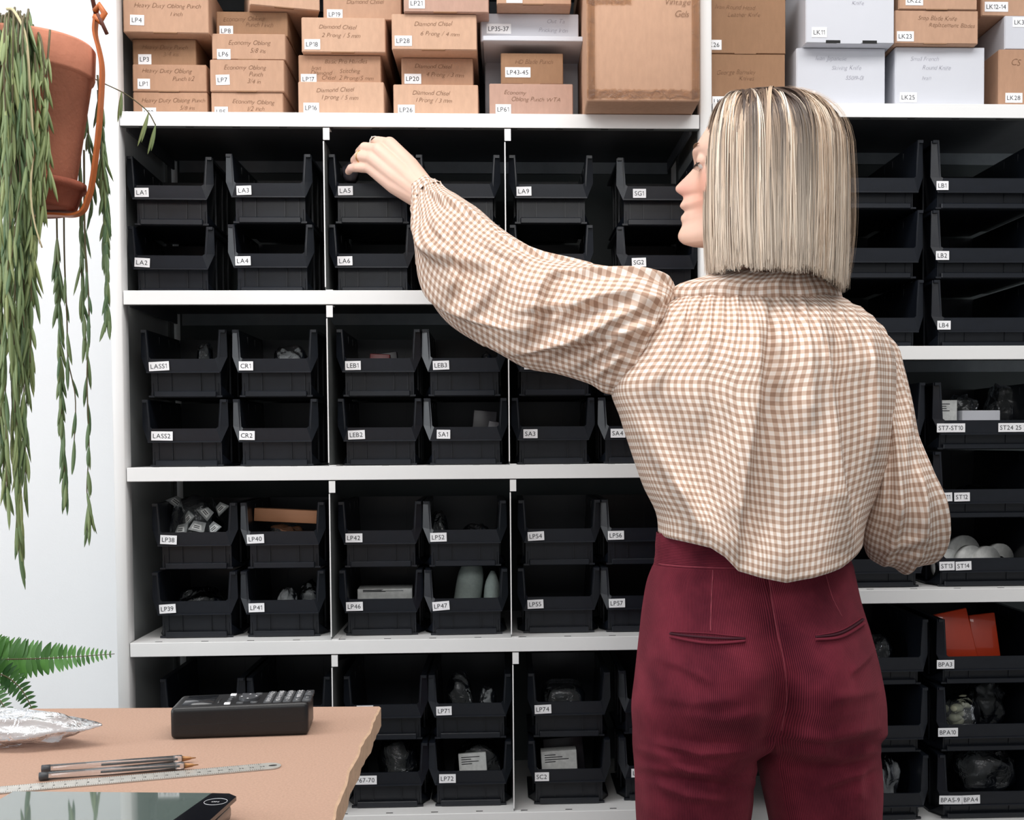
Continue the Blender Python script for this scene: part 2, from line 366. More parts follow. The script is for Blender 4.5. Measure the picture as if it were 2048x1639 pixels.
# ------------------------------------------------------------------ storage bins
def bin_meshes(Wd, H, Ln, l0, l1, rim, rail):
    """local: x across, y depth from the lip, z up; returns meshes for tray, lip, rail"""
    h = Wd/2; b0, b1 = h-.017, h-.0095; t = .0022; k = (b1-b0)/rim; tray = MB()
    for s in (-1, 1):
        prof = [(.024, 0), (.022, l0+.002), (.004, l0+.006), (.004, rim), (Ln-.01, rim), (Ln-.004, rim*.55), (Ln-.012, 0)]
        P = [(s*(b0+k*z), y, z) for y, z in prof]; tray.prism(P, (-s*t, 0, 0), 'plastic')
        tray.prism([(s*b1, .004, rim-.005), (s*b1, Ln-.01, rim-.005), (s*b1, Ln-.01, rim), (s*b1, .004, rim)], (s*.0075, 0, 0), 'plastic')
        for yy in (.085, .15, .2): tray.box((min(s*(b0+.004), s*(b0+.007)), yy, .006), (max(s*(b0+.004), s*(b0+.007)), yy+.003, rim-.006), 'plastic')
        g = [(s*(b0-.001), .02, .026), (s*(h-.001), .06, .001), (s*(b0-.001), .02, .001)]; tray.prism(g, (0, .003, 0), 'plastic')
        tray.prism([(s*(b0-.001), .02, .001), (s*(h-.001), .06, .001), (s*(h-.001), Ln*.8, .001), (s*(b0-.001), Ln*.8, .001)], (0, 0, .003), 'plastic')
    tray.box((-b0, .022, 0), (b0, Ln-.01, .0025), 'plastic')
    tray.box((-b0-.004, Ln-.0125, .001), (b0+.004, Ln-.01, rim), 'plastic')
    tray.prism([(-b0-k*l0, .022, .0), (b0+k*l0, .022, .0), (b0+k*l0, .020, l0+.006), (-b0-k*l0, .020, l0+.006)], (0, t, 0), 'plastic')
    for x in (-.86, -.44, .44, .86): tray.box((x*b0-.0009, .0188, .012), (x*b0+.0009, .0215, l0+.002), 'plastic')
    for x in (-.5, .5): tray.box((x*b0-.0008, Ln-.0135, .01), (x*b0+.0008, Ln-.0125, rim-.004), 'plastic')
    lip = MB(); o = h; i1 = b1-.0035; i0 = i1-.0035
    fr = [(-o+.001, rim), (-o, l1+.004), (-o+.0115, l0), (o-.0115, l0), (o, l1+.004), (o-.001, rim), (i1, rim), (i0+.0005, l1+.003), (i0-.003, l1), (-i0+.003, l1), (-i0-.0005, l1+.003), (-i1, rim)]
    def yo(x, z): return .0005+max(0, (abs(x)-(i0-.004))/(o-i0))*.009*(1 if z > l1-.001 else .6)
    vs = [(x, yo(x, z), z) for x, z in fr]+[(x, yo(x, z)+.0035, z) for x, z in fr]; n = len(fr)
    def faces(a): return [(a+0, a+1, a+10, a+11), (a+1, a+2, a+9, a+10), (a+2, a+3, a+8, a+9), (a+3, a+4, a+7, a+8), (a+4, a+5, a+6, a+7)]
    fs = faces(0)+[tuple(reversed(f)) for f in faces(n)]+[(i, i+n, (i+1) % n+n, (i+1) % n) for i in range(n)]
    lip.add(vs, fs, 'plastic'); lip.prism([(-o+.0115, .0005, l0), (o-.0115, .0005, l0), (b1-.003, .021, l0+.004), (-b1+.003, .021, l0+.004)], (0, 0, .002), 'plastic')
    rl = MB(); rl.bevbox((-b0+.004, .0125, .0006), (b0-.004, .0215, rail), 'plastic', .0012, 1, smooth=False); rl.box((-b0-.006, .016, .0004), (b0+.006, .022, .0035), 'plastic')
    return tray, lip, rl
SMALL = dict(Wd=.150, H=.122, Ln=.24, l0=.0425, l1=.067, rim=.118, rail=.011)
BIG = dict(Wd=.203, H=.1245, Ln=.325, l0=.0265, l1=.0525, rim=.1205, rail=.0105)
PROTO = {}
BINS = {}
def storage_bin(kind, loc, rz, label, labels, group):
    d = SMALL if kind == 's' else BIG
    t = thing('storage_bin', loc, label, 'bin', group, rz)
    if kind not in PROTO:
        PROTO[kind] = [m.build(n, t, world=False) for m, n in zip(bin_meshes(**d), ('tray', 'front_lip', 'base_rail'))]
    else:
        for p in PROTO[kind]:
            c = p.copy(); COL.objects.link(c); c.parent = t
    for txt, lx, lz, tilt in labels: label_mesh(txt, lx, lz, .0004, tilt).build('label', t, world=False)
    return t
def place_bin(key, kind, pl, pr, z, k, Y, label, labs=(), group='black bins in the left bay', rz=0):
    """pl, pr: outer edges of the lip as seen; z shelf top; k level in its stack"""
    d = SMALL if kind == 's' else BIG; zb = z+k*d['H']; zl = zb+d['l1']
    pyl = 890-(zl-1.17)*F/(CD+Y)
    xc = xw((pl+pr)/2, pyl, Y+.004); L = []
    zc = (d['l0']+d['l1'])/2-.0005
    for q in labs:
        txt, lpx = q[0], q[1]; lx = xw(lpx, pyl+15, Y)-xc; L.append((txt, lx, zc+(q[3] if len(q) > 3 else 0), math.radians(q[2] if len(q) > 2 else 0)))
    t = storage_bin(kind, (xc, Y, zb+.0004), math.radians(rz), label, L, group); BINS[key] = t; return t
B = 'black plastic storage bin labelled '
def row(lst, z, k, Y, kind='s', group='black bins in the left bay'):
    for e in lst:
        key, pl, pr, labs = e[:4]; lab = e[4] if len(e) > 4 else B+key; yy = e[5] if len(e) > 5 else Y
        place_bin(key, kind, pl, pr, z, k, yy, lab, labs, group, e[6] if len(e) > 6 else 0)
row([('LA1', 252, 427, [('LA1', 284, 1)], B+'LA1, top left corner bin', .05, 2), ('LA3', 449, 625, [('LA3', 488, 2)]), ('LA5', 656, 829, [('LA5', 691, 1)], B+'LA5 that the hand reaches into'),
     ('LA7', 831, 1001, [], 'black plastic bin just above the raised wrist, beside bin LA5'), ('LA9', 1017, 1187, [('LA9', 1048, 1)]), ('SG1', 1234, 1400, [('SG1', 1279, 0)], B+'SG1', .043)], Z2, 1, .027)
row([('LA2', 253, 430, [('LA2', 285, -3)], B+'LA2, under bin LA1', .05, 2), ('LA4', 453, 629, [('LA4', 486, 1)]), ('LA6', 656, 830, [('LA6', 690, 1)]),
     ('LA8', 831.5, 1003, [], 'black plastic bin mostly hidden behind the gingham sleeve, right of bin LA6'), ('LA10', 1018, 1188, [], 'black plastic bin behind the raised sleeve, under bin LA9'), ('SG2', 1234, 1400, [('SG2', 1278, 2)], B+'SG2', .043)], Z2, 0, .027)
row([('LASS1', 279, 454, [('LASS1', 318, 3)]), ('CR1', 462, 636, [('CR1', 492, 0)]), ('LEB1', 672, 842, [('LEB1', 706, 1)]), ('LEB3', 844, 1012, [('LEB3', 882, 2)]),
     ('SA2', 1028, 1192, [('SA2', 1063, 0)], 'black plastic bin under the elbow, directly above bin SA3'), ('SA4', 1196, 1364, [], 'black plastic bin hidden behind the blouse armpit, above the bin marked SA4')], Z3, 1, .034)
row([('LASS2', 281, 457, [('LASS2', 324, -1)]), ('CR2', 464, 637, [('CR2', 494, -1)]), ('LEB2', 674, 845, [('LEB2', 713, 2)]), ('SA1', 848, 1014, [('SA1', 887, -1)]),
     ('SA3', 1024, 1189, [('SA3', 1061, 0)]), ('SA5', 1195, 1364, [('SA4', 1236, 0)], B+'SA4, partly behind the blouse')], Z3, 0, .034)
row([('LP38', 300, 477, [('LP38', 337, -3)]), ('LP40', 479, 651, [('LP40', 511, 2)]), ('LP42', 677, 843, [('LP42', 708, 0)]), ('LP52', 848, 1012, [('LP52', 877, 1)], B+'LP52', .034, 1.5),
     ('LP54', 1038, 1200, [('LP54', 1072, 3)]), ('LP56', 1201, 1368, [('LP56', 1232, 1)])], Z4, 1, .036)
row([('LP39', 299, 478, [('LP39', 335, 3)]), ('LP41', 479, 651, [('LP41', 513, 1)]), ('LP46', 678, 846, [('LP46', 709, 1)]), ('LP47', 852, 1014, [('LP47', 882, 4)], B+'LP47', .03, 2.5),
     ('LP55', 1036, 1200, [('LP55', 1071, 2)]), ('LP57', 1201, 1368, [('LP57', 1234, 1)])], Z4, 0, .036)
row([('M1', 315, 494, [], 'black plastic bin behind the label maker, left of the pair'), ('M2', 495, 660, [], 'black plastic bin behind the label maker, right of the pair'),
     ('M3', 686, 856, [('LP66', 730, 0, .004)], 'empty black bin just above the table corner'), ('LP71', 858, 1022, [('LP71', 888, 1)]), ('LP74', 1054, 1223, [('LP74', 1086, 2)]), ('R1', 1237, 1402, [('LP75', 1279, 0)], 'black bin left of the corduroy hip, right of bin LP74', .043)], Z5, 1, .03)
row([('N1', 317, 494, [], 'black bin hidden behind the table below the left label maker bin'), ('N2', 496, 661, [], 'black bin hidden behind the table below the right label maker bin'),
     ('LP67', 689, 857, [('LP67-70', 728, 0)], B+'LP67-70'), ('LP72', 858, 1024, [('LP72', 895, 0)]), ('SC2', 1056, 1222, [('SC2', 1084, 0)]), ('R2', 1237, 1402, [('LP76', 1279, 0)], 'black bin left of the corduroy thigh, right of bin SC2', .043)], Z5, 0, .03)
G2 = 'large black bins in the right bay'
BL = 'large black plastic bin labelled '
row([('B1', 1618, 1856, [], 'large black bin right of the blonde hair, left of bin LB1'), ('LB1', 1856, 2094, [('LB1', 1885, 0)], BL+'LB1')], ZB, 2, .03, 'b', G2)
row([('B2', 1618, 1856, [], 'large black bin right of the blonde hair, left of bin LB2'), ('LB2', 1856, 2094, [('LB2', 1885, 0)], BL+'LB2')], ZB, 1, .03, 'b', G2)
row([('B3', 1619, 1857, [], 'large black bin above the right shoulder, left of bin LB4'), ('LB4', 1858, 2095, [('LB4', 1888, 0)], BL+'LB4')], ZB, 0, .03, 'b', G2)
row([('T1', 1622, 1860, [], 'large black bin behind the right sleeve, left of bin ST7-ST10'), ('ST7', 1861, 2096, [('ST7-ST10', 1902, 0), ('ST24 25 26', 2030, 0)], BL+'ST7-ST10')], ZC, 2, .022, 'b', G2)
row([('T2', 1622, 1860, [], 'large black bin behind the right sleeve, left of bin ST11'), ('ST11', 1861, 2096, [('ST11', 1890, 2), ('ST12', 1924, 1)], BL+'ST11 and ST12')], ZC, 1, .022, 'b', G2)
row([('T3', 1624, 1862, [('ST16', 1682, 0)], 'large black bin between the right sleeve and the hip, label ending in 6'), ('ST13', 1863, 2098, [('ST13', 1894, 1), ('ST14', 1927, 2)], BL+'ST13 and ST14')], ZC, 0, .022, 'b', G2)
row([('U1', 1629, 1867, [], 'large black bin right of the corduroy hip, left of bin BPA3'), ('BPA3', 1868, 2102, [('BPA3', 1891, 0)], BL+'BPA3')], ZD, 2, .03, 'b', G2)
row([('U2', 1629, 1867, [], 'large black bin right of the corduroy hip, left of bin BPA10'), ('BPA10', 1868, 2102, [('BPA10', 1896, 0)], BL+'BPA10')], ZD, 1, .03, 'b', G2)
row([('U3', 1630, 1868, [], 'large black bin right of the corduroy thigh, left of bin BPA5-9'), ('BPA5', 1869, 2103, [('BPA5-9', 1901, -1), ('BPA4', 1942, 1)], BL+'BPA5-9 and BPA4')], ZD, 0, .03, 'b', G2)
# ------------------------------------------------------------------ cardboard boxes
def carton(xl, xr, zb, zt, Y, dep, colour, label, lab=None, hand=(), hsize=.0108, rz=0, ink='pen_ink', group='cartons on the top shelves', holes=(), lid=None, name='cardboard_box'):
    """lab: (text, x offset from left, z of centre above bottom, tilt); hand: (text, x frac, z below top)"""
    xc = (xl+xr)/2; hw = (xr-xl)/2-.0006; h = zt-zb-.0006
    t = thing(name, (xc, Y, zb+.0003), label, 'box', group, rz)
    m = MB(); m.bevbox((-hw, .0016, 0), (hw, dep, h), colour, .0012, 1, smooth=False); m.build('box_body', t, world=False)
    f = MB(); f.bevbox((-hw+.0012, .0002, .0008), (hw-.0004, .0022, h-.0002), colour, .0008, 1, smooth=False); f.box((-hw*.3, .0002, -.0001), (hw*.25, .006, .0016), 'card_c' if 'white' not in colour else 'card_white')
    f.build('front_flap', t, world=False)
    if lid: MB().bevbox((-hw-.001, lid[0], h-lid[1]), (hw+.001, dep, h), colour, .001, 1, smooth=False).build('lid', t, world=False)
    for hx in holes: MB().bevbox((hx-.013, .0, .0), (hx+.013, .0008, .0055), 'slot', .0003, 1, smooth=False).build('finger_hole', t, world=False)
    if lab: label_mesh(lab[0], -hw+lab[1], max(lab[2], .0092), .0001, math.radians(lab[3] if len(lab) > 3 else 0), h=.0175).build('label', t, world=False)
    if hand:
        m = MB()
        for q in hand: put_text(m, q[0], (q[3] if len(q) > 3 else hsize), -hw+q[1]*2*hw, h-q[2], -.0002, ink, tilt=rng.uniform(-.03, .03), shear=.3, jit=.12)
        m.build('handwriting', t, world=False)
    return t
def stack(z, items):
    for it in items:
        xl, xr, yt, Y = it['x'][0], it['x'][1], it.get('t'), it.get('Y'); ym = yt if yt is not None else it.get('b', 20)
        if Y is None:                                     # depth at which the bottom front edge stands at its seen height
            lo, hi = -.3, .2
            for _ in range(40):
                md = (lo+hi)/2
                if W((xl+xr)/2, it['b'], md)[2] > z: hi = md
                else: lo = md
            Y = (lo+hi)/2
        zt = float(W((xl+xr)/2, yt, Y)[2]) if yt is not None else z+it['h']
        yc = (yt if yt is not None else it.get('b', 20)-40)+30
        xa, xb = xw(xl, yc, Y), xw(xr, yc, Y); lab = it.get('lab')
        if lab:
            c = W(lab[1], lab[2], Y); lab = (lab[0], c[0]-xa, c[2]-z, lab[3] if len(lab) > 3 else 0)
        hand = [(q[0], (xw(q[1], q[2], Y)-xa)/(xb-xa), zt-W(q[1], q[2], Y)[2])+tuple(q[3:]) for q in it.get('hand', ())]
        dep = min(it.get('d', .26), BACKY-.03-Y)
        carton(xa, xb, z, zt, Y, dep, it.get('c', 'card_a'), it['l'], lab, hand, rz=math.radians(it.get('rz', 0)), ink=it.get('ink', 'pen_ink'), holes=it.get('holes', ()), lid=it.get('lid'))
        z = zt
C = 'brown cardboard box labelled '
stack(Z1, [dict(x=(265, 416), t=184, Y=.045, c='card_b', l='brown cardboard box at the bottom of the leftmost stack, under box LP1', lab=('LP2', 298, 228), hand=[('Heavy Duty Oblong Punch', 347, 200, .0105), ('5/8 ins', 375, 215, .0105)]),
     dict(x=(264, 414), t=128.5, Y=.043, c='card_b', l=C+'LP1', lab=('LP1', 287, 168), hand=[('Heavy Duty Oblong', 334, 141), ('Punch 1/2', 367, 157)]),
     dict(x=(264, 393), t=78, Y=.06, c='card_c', l=C+'LP3', lab=('LP3', 289, 119), hand=[('Heavy Duty Punch', 330, 94), ('3/4 ins', 342, 108)]),
     dict(x=(246, 418), b=66, h=.085, c='card_a', rz=1.5, l=C+'LP4, on top of the leftmost stack', lab=('LP4', 274, 41, -1), hand=[('Heavy Duty Oblong Punch', 335, 11), ('1 inch', 353, 27)])])
stack(Z1, [dict(x=(421.6, 567), t=184.6, Y=.04, c='card_a', l=C+'LP5, bottom of its stack', lab=('LP5', 442, 224), hand=[('Economy Oblong', 507, 203), ('1/2 inch', 512, 217)]),
     dict(x=(419, 569), t=119, Y=.036, l=C+'LP7', lab=('LP7', 445, 160, 2), hand=[('Economy Oblong', 490, 134), ('Punch', 512, 148), ('3/4 in', 508, 162)]),
     dict(x=(423, 571.6), t=67, Y=.038, c='card_a', l=C+'LP6', lab=('LP6', 447, 111), hand=[('Economy Oblong', 499, 85), ('5/8 ins', 516, 101)]),
     dict(x=(431.5, 576), t=23, Y=.055, c='card_c', l=C+'LP8', lab=('LP8', 452, 64), hand=[('Economy Oblong', 488, 37), ('Punch 1 inch', 519, 49)]),
     dict(x=(500, 640), b=16, h=.07, c='card_d', rz=14, d=.2, l='unlabelled cardboard box set askew on top of box LP8')])
stack(Z1, [dict(x=(595.6, 768.5), t=163, Y=.03, c='card_d', l=C+'LP16', lab=('LP16', 622, 216), hand=[('Diamond Chisel', 670, 179), ('1 prong / 5 mm', 680, 194)]),
     dict(x=(596, 762.6), t=110, Y=.05, c='card_b', l='brown cardboard box between boxes LP16 and LP18, label half covered', lab=('LP17', 617, 166), hand=[('Basic Pro Handles', 692, 122), ('Ivan', 632, 135), ('Diamond', 642, 145), ('Stitching', 700, 141), ('Chisel  2 Prong/5 mm', 695, 155)]),
     dict(x=(602, 771.4), b=105, t=34.6, c='card_d', l=C+'LP18', lab=('LP18', 624, 89), hand=[('Diamond Chisel', 675, 53), ('2 Prong / 5 mm', 682, 70)]),
     dict(x=(645.5, 803), h=.08, Y=.05, c='card_a', l=C+'LP19', lab=('LP19', 669, 31), hand=[('Diamond Chisel', 730, 3)])])
stack(Z1, [dict(x=(786, 957), t=168.7, Y=.03, c='card_d', l=C+'LP26', lab=('LP26', 812, 220), hand=[('Diamond Chisel', 862, 185), ('1 Prong / 3 mm', 868, 200)]),
     dict(x=(802, 947), t=115.6, Y=.055, c='card_b', l=C+'LP20', lab=('LP20', 825, 158), hand=[('Diamond Chisel', 866, 132), ('4 Prong / 3 mm', 890, 149)]),
     dict(x=(782.5, 954), b=100, t=28, c='card_d', l=C+'LP28', lab=('LP28', 806, 82), hand=[('Diamond Chisel', 866, 47), ('6 Prong / 4 mm', 880, 67)]),
     dict(x=(806.5, 978), b=25, h=.07, c='card_e', l=C+'LP21', lab=('LP21', 833, 7))])
stack(Z1, [dict(x=(978, 1146.6), t=167, Y=.03, d=.1, c='card_e', l=C+'LP61', lab=('LP61', 1006, 219), hand=[('Economy', 1030, 184), ('Oblong Punch WTA', 1072, 198)]),
     dict(x=(1001, 1127), t=106, Y=.036, d=.09, c='card_c', l=C+'LP43-45', lab=('LP43-45', 1035, 145), hand=[('HD Blade Punch', 1068, 123)])])
stack(Z1, [dict(x=(968, 1156), h=.1385, Y=.145, d=.18, c='card_white', lid=(-.13, .0085), l='white cardboard box under box LP35-37, behind box LP43-45'),
     dict(x=(960, 1158), b=84, t=27, c='card_white', ink='pencil_ink', l='white cardboard box labelled LP35-37', lab=('LP35-37', 997, 58), hand=[('Out Ta', 1112, 42), ('Pricking Iron', 1107, 60)]),
     dict(x=(992.5, 1143), b=9, h=.07, c='card_a', l='brown cardboard box standing on white box LP35-37', lab=('LP33', 1028, -4))])
# the big taped carton
def gel_box():
    z = Z1; Y = -.079; xa, xb = xw(1173, 120, Y), xw(1400, 120, Y); h = .288
    t = thing('cardboard_box', ((xa+xb)/2, Y, z+.0009), 'large brown taped carton beside the centre post', 'box', 'cartons on the top shelves')
    hw = (xb-xa)/2; m = MB(); m.bevbox((-hw, 0, 0), (hw, .38, h), 'card_a', .004, 2); m.build('box_body', t, world=False)
    tp = MB(); N = 60
    def strip(x0, x1, z0, z1, f=.0025):
        R = np.array([[(x0+(x1-x0)*j/N, -.0008-abs(rng.normal(0, f*.3)), z0+(z1-z0)*i/5+(rng.normal(0, .001) if i in (0, 5) else 0)) for j in range(N+1)] for i in range(6)])
        tp.grid(R, 'tape_film', False)
    strip(-hw, hw, .005, .02); strip(-hw, hw, .185, .205); strip(-.1+hw*.05, -.02, .16, .2); strip(-hw, -hw+.014, .005, .19); strip(hw-.014, hw, .005, .19)
    tp.build('packing_tape', t, world=False)
    m = MB(); put_text(m, 'Vintage', .015, hw*.6, .166, -.0012, 'pen_ink', shear=.3, jit=.1); put_text(m, 'Gels', .015, hw*.68, .146, -.0012, 'pen_ink', shear=.3, jit=.1); m.build('handwriting', t, world=False)
gel_box()
stack(ZA, [dict(x=(1413, 1571), t=108, Y=.037, c='card_c', l='brown cardboard box directly behind the crown of the head, lowest of its stack', lab=('LK7', 1438, 203), hand=[('George Barnsley', 1472, 144), ('Knives', 1493, 156)]),
     dict(x=(1413, 1572), Y=.0365, h=.12, c='card_c', l='brown cardboard box right of the centre post, label ending in 26', lab=('LK26', 1425, 90), hand=[('Ivan Round Head', 1470, 14), ('Leather Knife', 1488, 29)])])
stack(ZA, [dict(x=(1592, 1771), t=96, Y=.03, c='card_white', ink='pencil_ink', l='white cardboard box labelled LK9', lab=('LK9', 1616, 192), hand=[('Ivan Japanese', 1662, 116), ('Skiving Knife', 1693, 135), ('55019-01', 1709, 155)]),
     dict(x=(1611, 1789), b=87, h=.13, c='card_white', ink='pencil_ink', holes=(-.03, .035), l='white cardboard box labelled LK11', lab=('LK11', 1638, 65), hand=[('Knife', 1716, 5)])])
stack(ZA, [dict(x=(1790, 1970), t=94, Y=.03, c='card_white', ink='pencil_ink', l='white cardboard box labelled LK25', lab=('LK25', 1816, 195), hand=[('Small French', 1849, 117), ('Round Knife', 1873, 135), ('Ivan', 1853, 155)]),
     dict(x=(1789, 1957), b=88, t=20.6, c='card_a', l=C+'LK23', lab=('LK23', 1810, 73), hand=[('Snap Blade Knife', 1875, 36), ('Replacement Blades', 1904, 50)]),
     dict(x=(1796.5, 1955), b=19.6, h=.07, c='card_a', l=C+'LK22', lab=('LK22', 1828, 1))])
stack(ZA, [dict(x=(1997, 2140), t=98.7, Y=.04, c='card_b', l=C+'LK28', lab=('LK28', 2027, 196), hand=[('CS', 2031, 124, .016)]),
     dict(x=(2009, 2150), t=31.6, Y=.042, c='card_white', l='white scuffed cardboard box with labels LK3 and LK2', lab=('LK3', 2038, 45)),
     dict(x=(1962, 2100), b=33, h=.08, c='card_a', l=C+'LK12-14', lab=('LK12-14', 1992, 14))])
# ------------------------------------------------------------------ the woman
YT = -.33
person = thing('person', (float(W(1540, 890, YT)[0]), YT, 0), 'blonde woman seen from behind in gingham blouse, reaching into a bin', 'person')
def creases(Pw, nrm, cr):
    """push cloth out along nrm at fold lines; cr: (polyline px, height, left width, right width, dip)"""
    px, py = PX(Pw); out = np.zeros(len(Pw))
    for poly, h, wl, wr, dip in cr:
        q = np.array(poly, float); hz = abs(q[-1, 0]-q[0, 0]) > abs(q[-1, 1]-q[0, 1])      # flat folds are measured up and down
        if hz: q = q[np.argsort(q[:, 0])]; ks, vs_ = q[:, 0], q[:, 1]; kk_, d = px, py
        else: ks, vs_ = q[:, 1], q[:, 0]; kk_, d = py, px
        d = d-np.interp(kk_, ks, vs_); L_ = ks[-1]-ks[0]
        env = np.clip((kk_-ks[0])/(.25*L_)+.15, 0, 1)*np.clip((ks[-1]-kk_)/(.25*L_)+.15, 0, 1)
        f = np.where(d < 0, np.exp(-(d/wl)**2), (1+dip)*np.exp(-(d/wr)**2)-dip*np.exp(-(d/(3.5*wr))**2))
        out += 1.7*h*env*f
    return Pw+nrm*out[:, None]
def smoothnoise(a, b, seed, n=5):
    r = np.random.default_rng(seed); o = np.zeros(np.broadcast(a, b).shape)
    for _ in range(n): o = o+np.sin(a*r.uniform(-1, 1)+b*r.uniform(-1, 1)+r.uniform(0, 6.3))
    return o/n
# --- blouse: torso
TOR = [(588, 1344, 1684, .060), (604, 1325, 1712, .078), (630, 1305, 1745, .098), (670, 1284, 1772, .115), (720, 1258, 1786, .126), (780, 1226, 1788, .132), (860, 1243, 1783, .137),
       (950, 1268, 1768, .143), (1020, 1292, 1744, .15), (1075, 1316, 1722, .158), (1150, 1322, 1708, .16)]
HEM = np.array([(1300, 1070), (1345, 1076), (1390, 1083), (1415, 1100), (1440, 1128), (1480, 1140), (1530, 1151), (1580, 1143), (1640, 1126), (1690, 1102), (1715, 1092), (1740, 1090)], float)
CRE = [([(1515, 600), (1510, 800), (1484, 960), (1466, 1125)], .0165, 60, 17, .75), ([(1600, 640), (1612, 760), (1612, 860)], .007, 22, 20, .5), ([(1640, 610), (1660, 800), (1678, 950), (1702, 1090)], .0145, 70, 12, .7),
       ([(1240, 800), (1300, 905), (1360, 985), (1425, 1105)], .013, 13, 40, .4), ([(1420, 620), (1400, 760), (1390, 880)], .005, 26, 30, .3), ([(1370, 610), (1330, 700), (1300, 790)], .006, 20, 22, .4),
       ([(1470, 610), (1450, 720), (1446, 860)], .004, 20, 20, .3), ([(1735, 660), (1752, 780), (1750, 930)], .009, 16, 18, .4), ([(1560, 620), (1560, 720), (1555, 800)], .005, 16, 16, .4), ([(1345, 960), (1375, 1040), (1395, 1075)], .008, 16, 20, .4)]
for x0_, x1_, y1_ in ((1348, 1330, 655), (1374, 1360, 700), (1399, 1386, 685), (1424, 1412, 730), (1447, 1439, 690), (1474, 1469, 665), (1534, 1532, 690), (1559, 1560, 720), (1583, 1588, 700), (1606, 1613, 680), (1628, 1640, 700), (1652, 1672, 690), (1672, 1704, 700)):
    CRE.append(([(x0_, 585), ((x0_+x1_)/2, (590+y1_)/2-8), (x1_, y1_)], .0034, 7, 4.5, .7))
blouse = MB(); NT = 640; rows = []; svals = np.linspace(0, 1, 130); vv = [0]
th = np.arange(NT)*2*math.pi/NT
for s in svals:
    py = 588+(1122-588)*s; l, r, b = crom(TOR, py)[0]
    A, Bq = W(l, py, YT), W(r, py, YT); c = (A+Bq)/2; a = (Bq[0]-A[0])/2
    sc = np.sign(np.cos(th))*np.abs(np.cos(th))**.82; ss = np.sign(np.sin(th))*np.abs(np.sin(th))**.9
    x = c[0]+a*sc; y = YT+.01-b*ss*(1+.12*(ss < 0)); P = np.stack([x, y, np.zeros(NT)], 1)
    pxs = np.array([PX((p[0], p[1], 1.2))[0] for p in P]); pxb = np.array([PX((p[0], YT, 1.2))[0] for p in P])
    hem = np.interp(pxb, HEM[:, 0], HEM[:, 1]); pyc = 588+(hem-588)*s
    # the neck edge rises towards the neck, shoulders slope
    zz = np.array([W(1540, q, YT-b*.55)[2] for q in pyc]); P[:, 2] = zz
    nr = np.stack([np.cos(th)*.8, -np.sin(th), 0*th], 1)
    g = math.exp(-s*5.5); un = x*1.0
    ple = .0045*g*((.6-2*np.abs(np.sin(un*math.pi/.021+1.6*np.sin(un*31))))*.7+.5*np.sin(un*2*math.pi/.033+1)) + .0045*(1-math.exp(-s*9))*smoothnoise(un*95, s*7, 3, 6)+.004*smoothnoise(un*55, s*5, 5, 5)*s
    P = P+nr*(ple*min(1, s*30+.05))[:, None]
    back = np.clip(-nr[:, 1]*-1, 0, 1) if False else np.clip(np.sin(th)*1.5, 0, 1)
    P = creases(P, np.array((0, -1.0, 0))*back[:, None], CRE)
    if rows: vv.append(vv[-1]+float(np.mean(np.linalg.norm(P-rows[-1], axis=1))))
    rows.append(P)
last = rows[-1]; cen = last.mean(0)
for k, (shr, dz) in enumerate(((.985, -.004), (.95, -.0035), (.9, .004), (.85, .016), (.8, .04))):
    P = cen+(last-cen)*np.array((shr, shr, 1)); P[:, 2] = last[:, 2]+dz; vv.append(vv[-1]+.008); rows.append(P)
def arc_u(R):
    """cloth width along a ring, measured on the smoothed ring"""
    k = np.hanning(25); k /= k.sum(); n = len(R); Q = np.array([np.convolve(np.r_[R[-12:, c], R[:, c], R[:12, c]], k, 'valid') for c in range(3)]).T
    return np.r_[0, np.cumsum(np.linalg.norm(np.roll(Q, -1, 0)-Q, axis=1))]
blouse.grid(np.array(rows), 'gingham', True, (False, False), True, arc_u(rows[70])*1.03, -np.array(vv))
# neck band, seam and gathers
rows, vv = [], []; n2 = 200; t2 = np.arange(n2)*2*math.pi/n2
BAND = [(538, 1432, 1640, .066), (552, 1388, 1656, .07), (562, 1357, 1668, .07), (572, 1345, 1677, .068), (592, 1338, 1687, .066), (597, 1337, 1690, .064)]
for i, py in enumerate(np.linspace(538, 597, 16)):
    l, r, b = crom(BAND, py)[0]; A, Bq = W(l, py, YT), W(r, py, YT); c = (A+Bq)/2; a = (Bq[0]-A[0])/2
    bul = .002*math.sin(i/15*math.pi)
    P = np.stack([c[0]+(a+bul)*np.cos(t2), YT+.008-(b+bul)*np.sin(t2), np.full(n2, W(1540, py, YT-b*.6)[2])], 1)
    P[:, 2] += -.006*np.clip(np.sin(t2), 0, 1)*(1-abs(np.cos(t2)))+.0012*np.sin(t2*9+1)
    P += np.stack([0*t2, -np.sin(t2)*(.0012*np.sin(t2*41)+.002*np.sin(t2*13+1)), 0*t2], 1)
    vv.append(0 if not rows else vv[-1]+float(np.mean(np.linalg.norm(P-rows[-1], axis=1)))); rows.append(P)
blouse.grid(np.array(rows), 'gingham', True, (False, False), True, arc_u(rows[9])+.003, -np.array(vv))
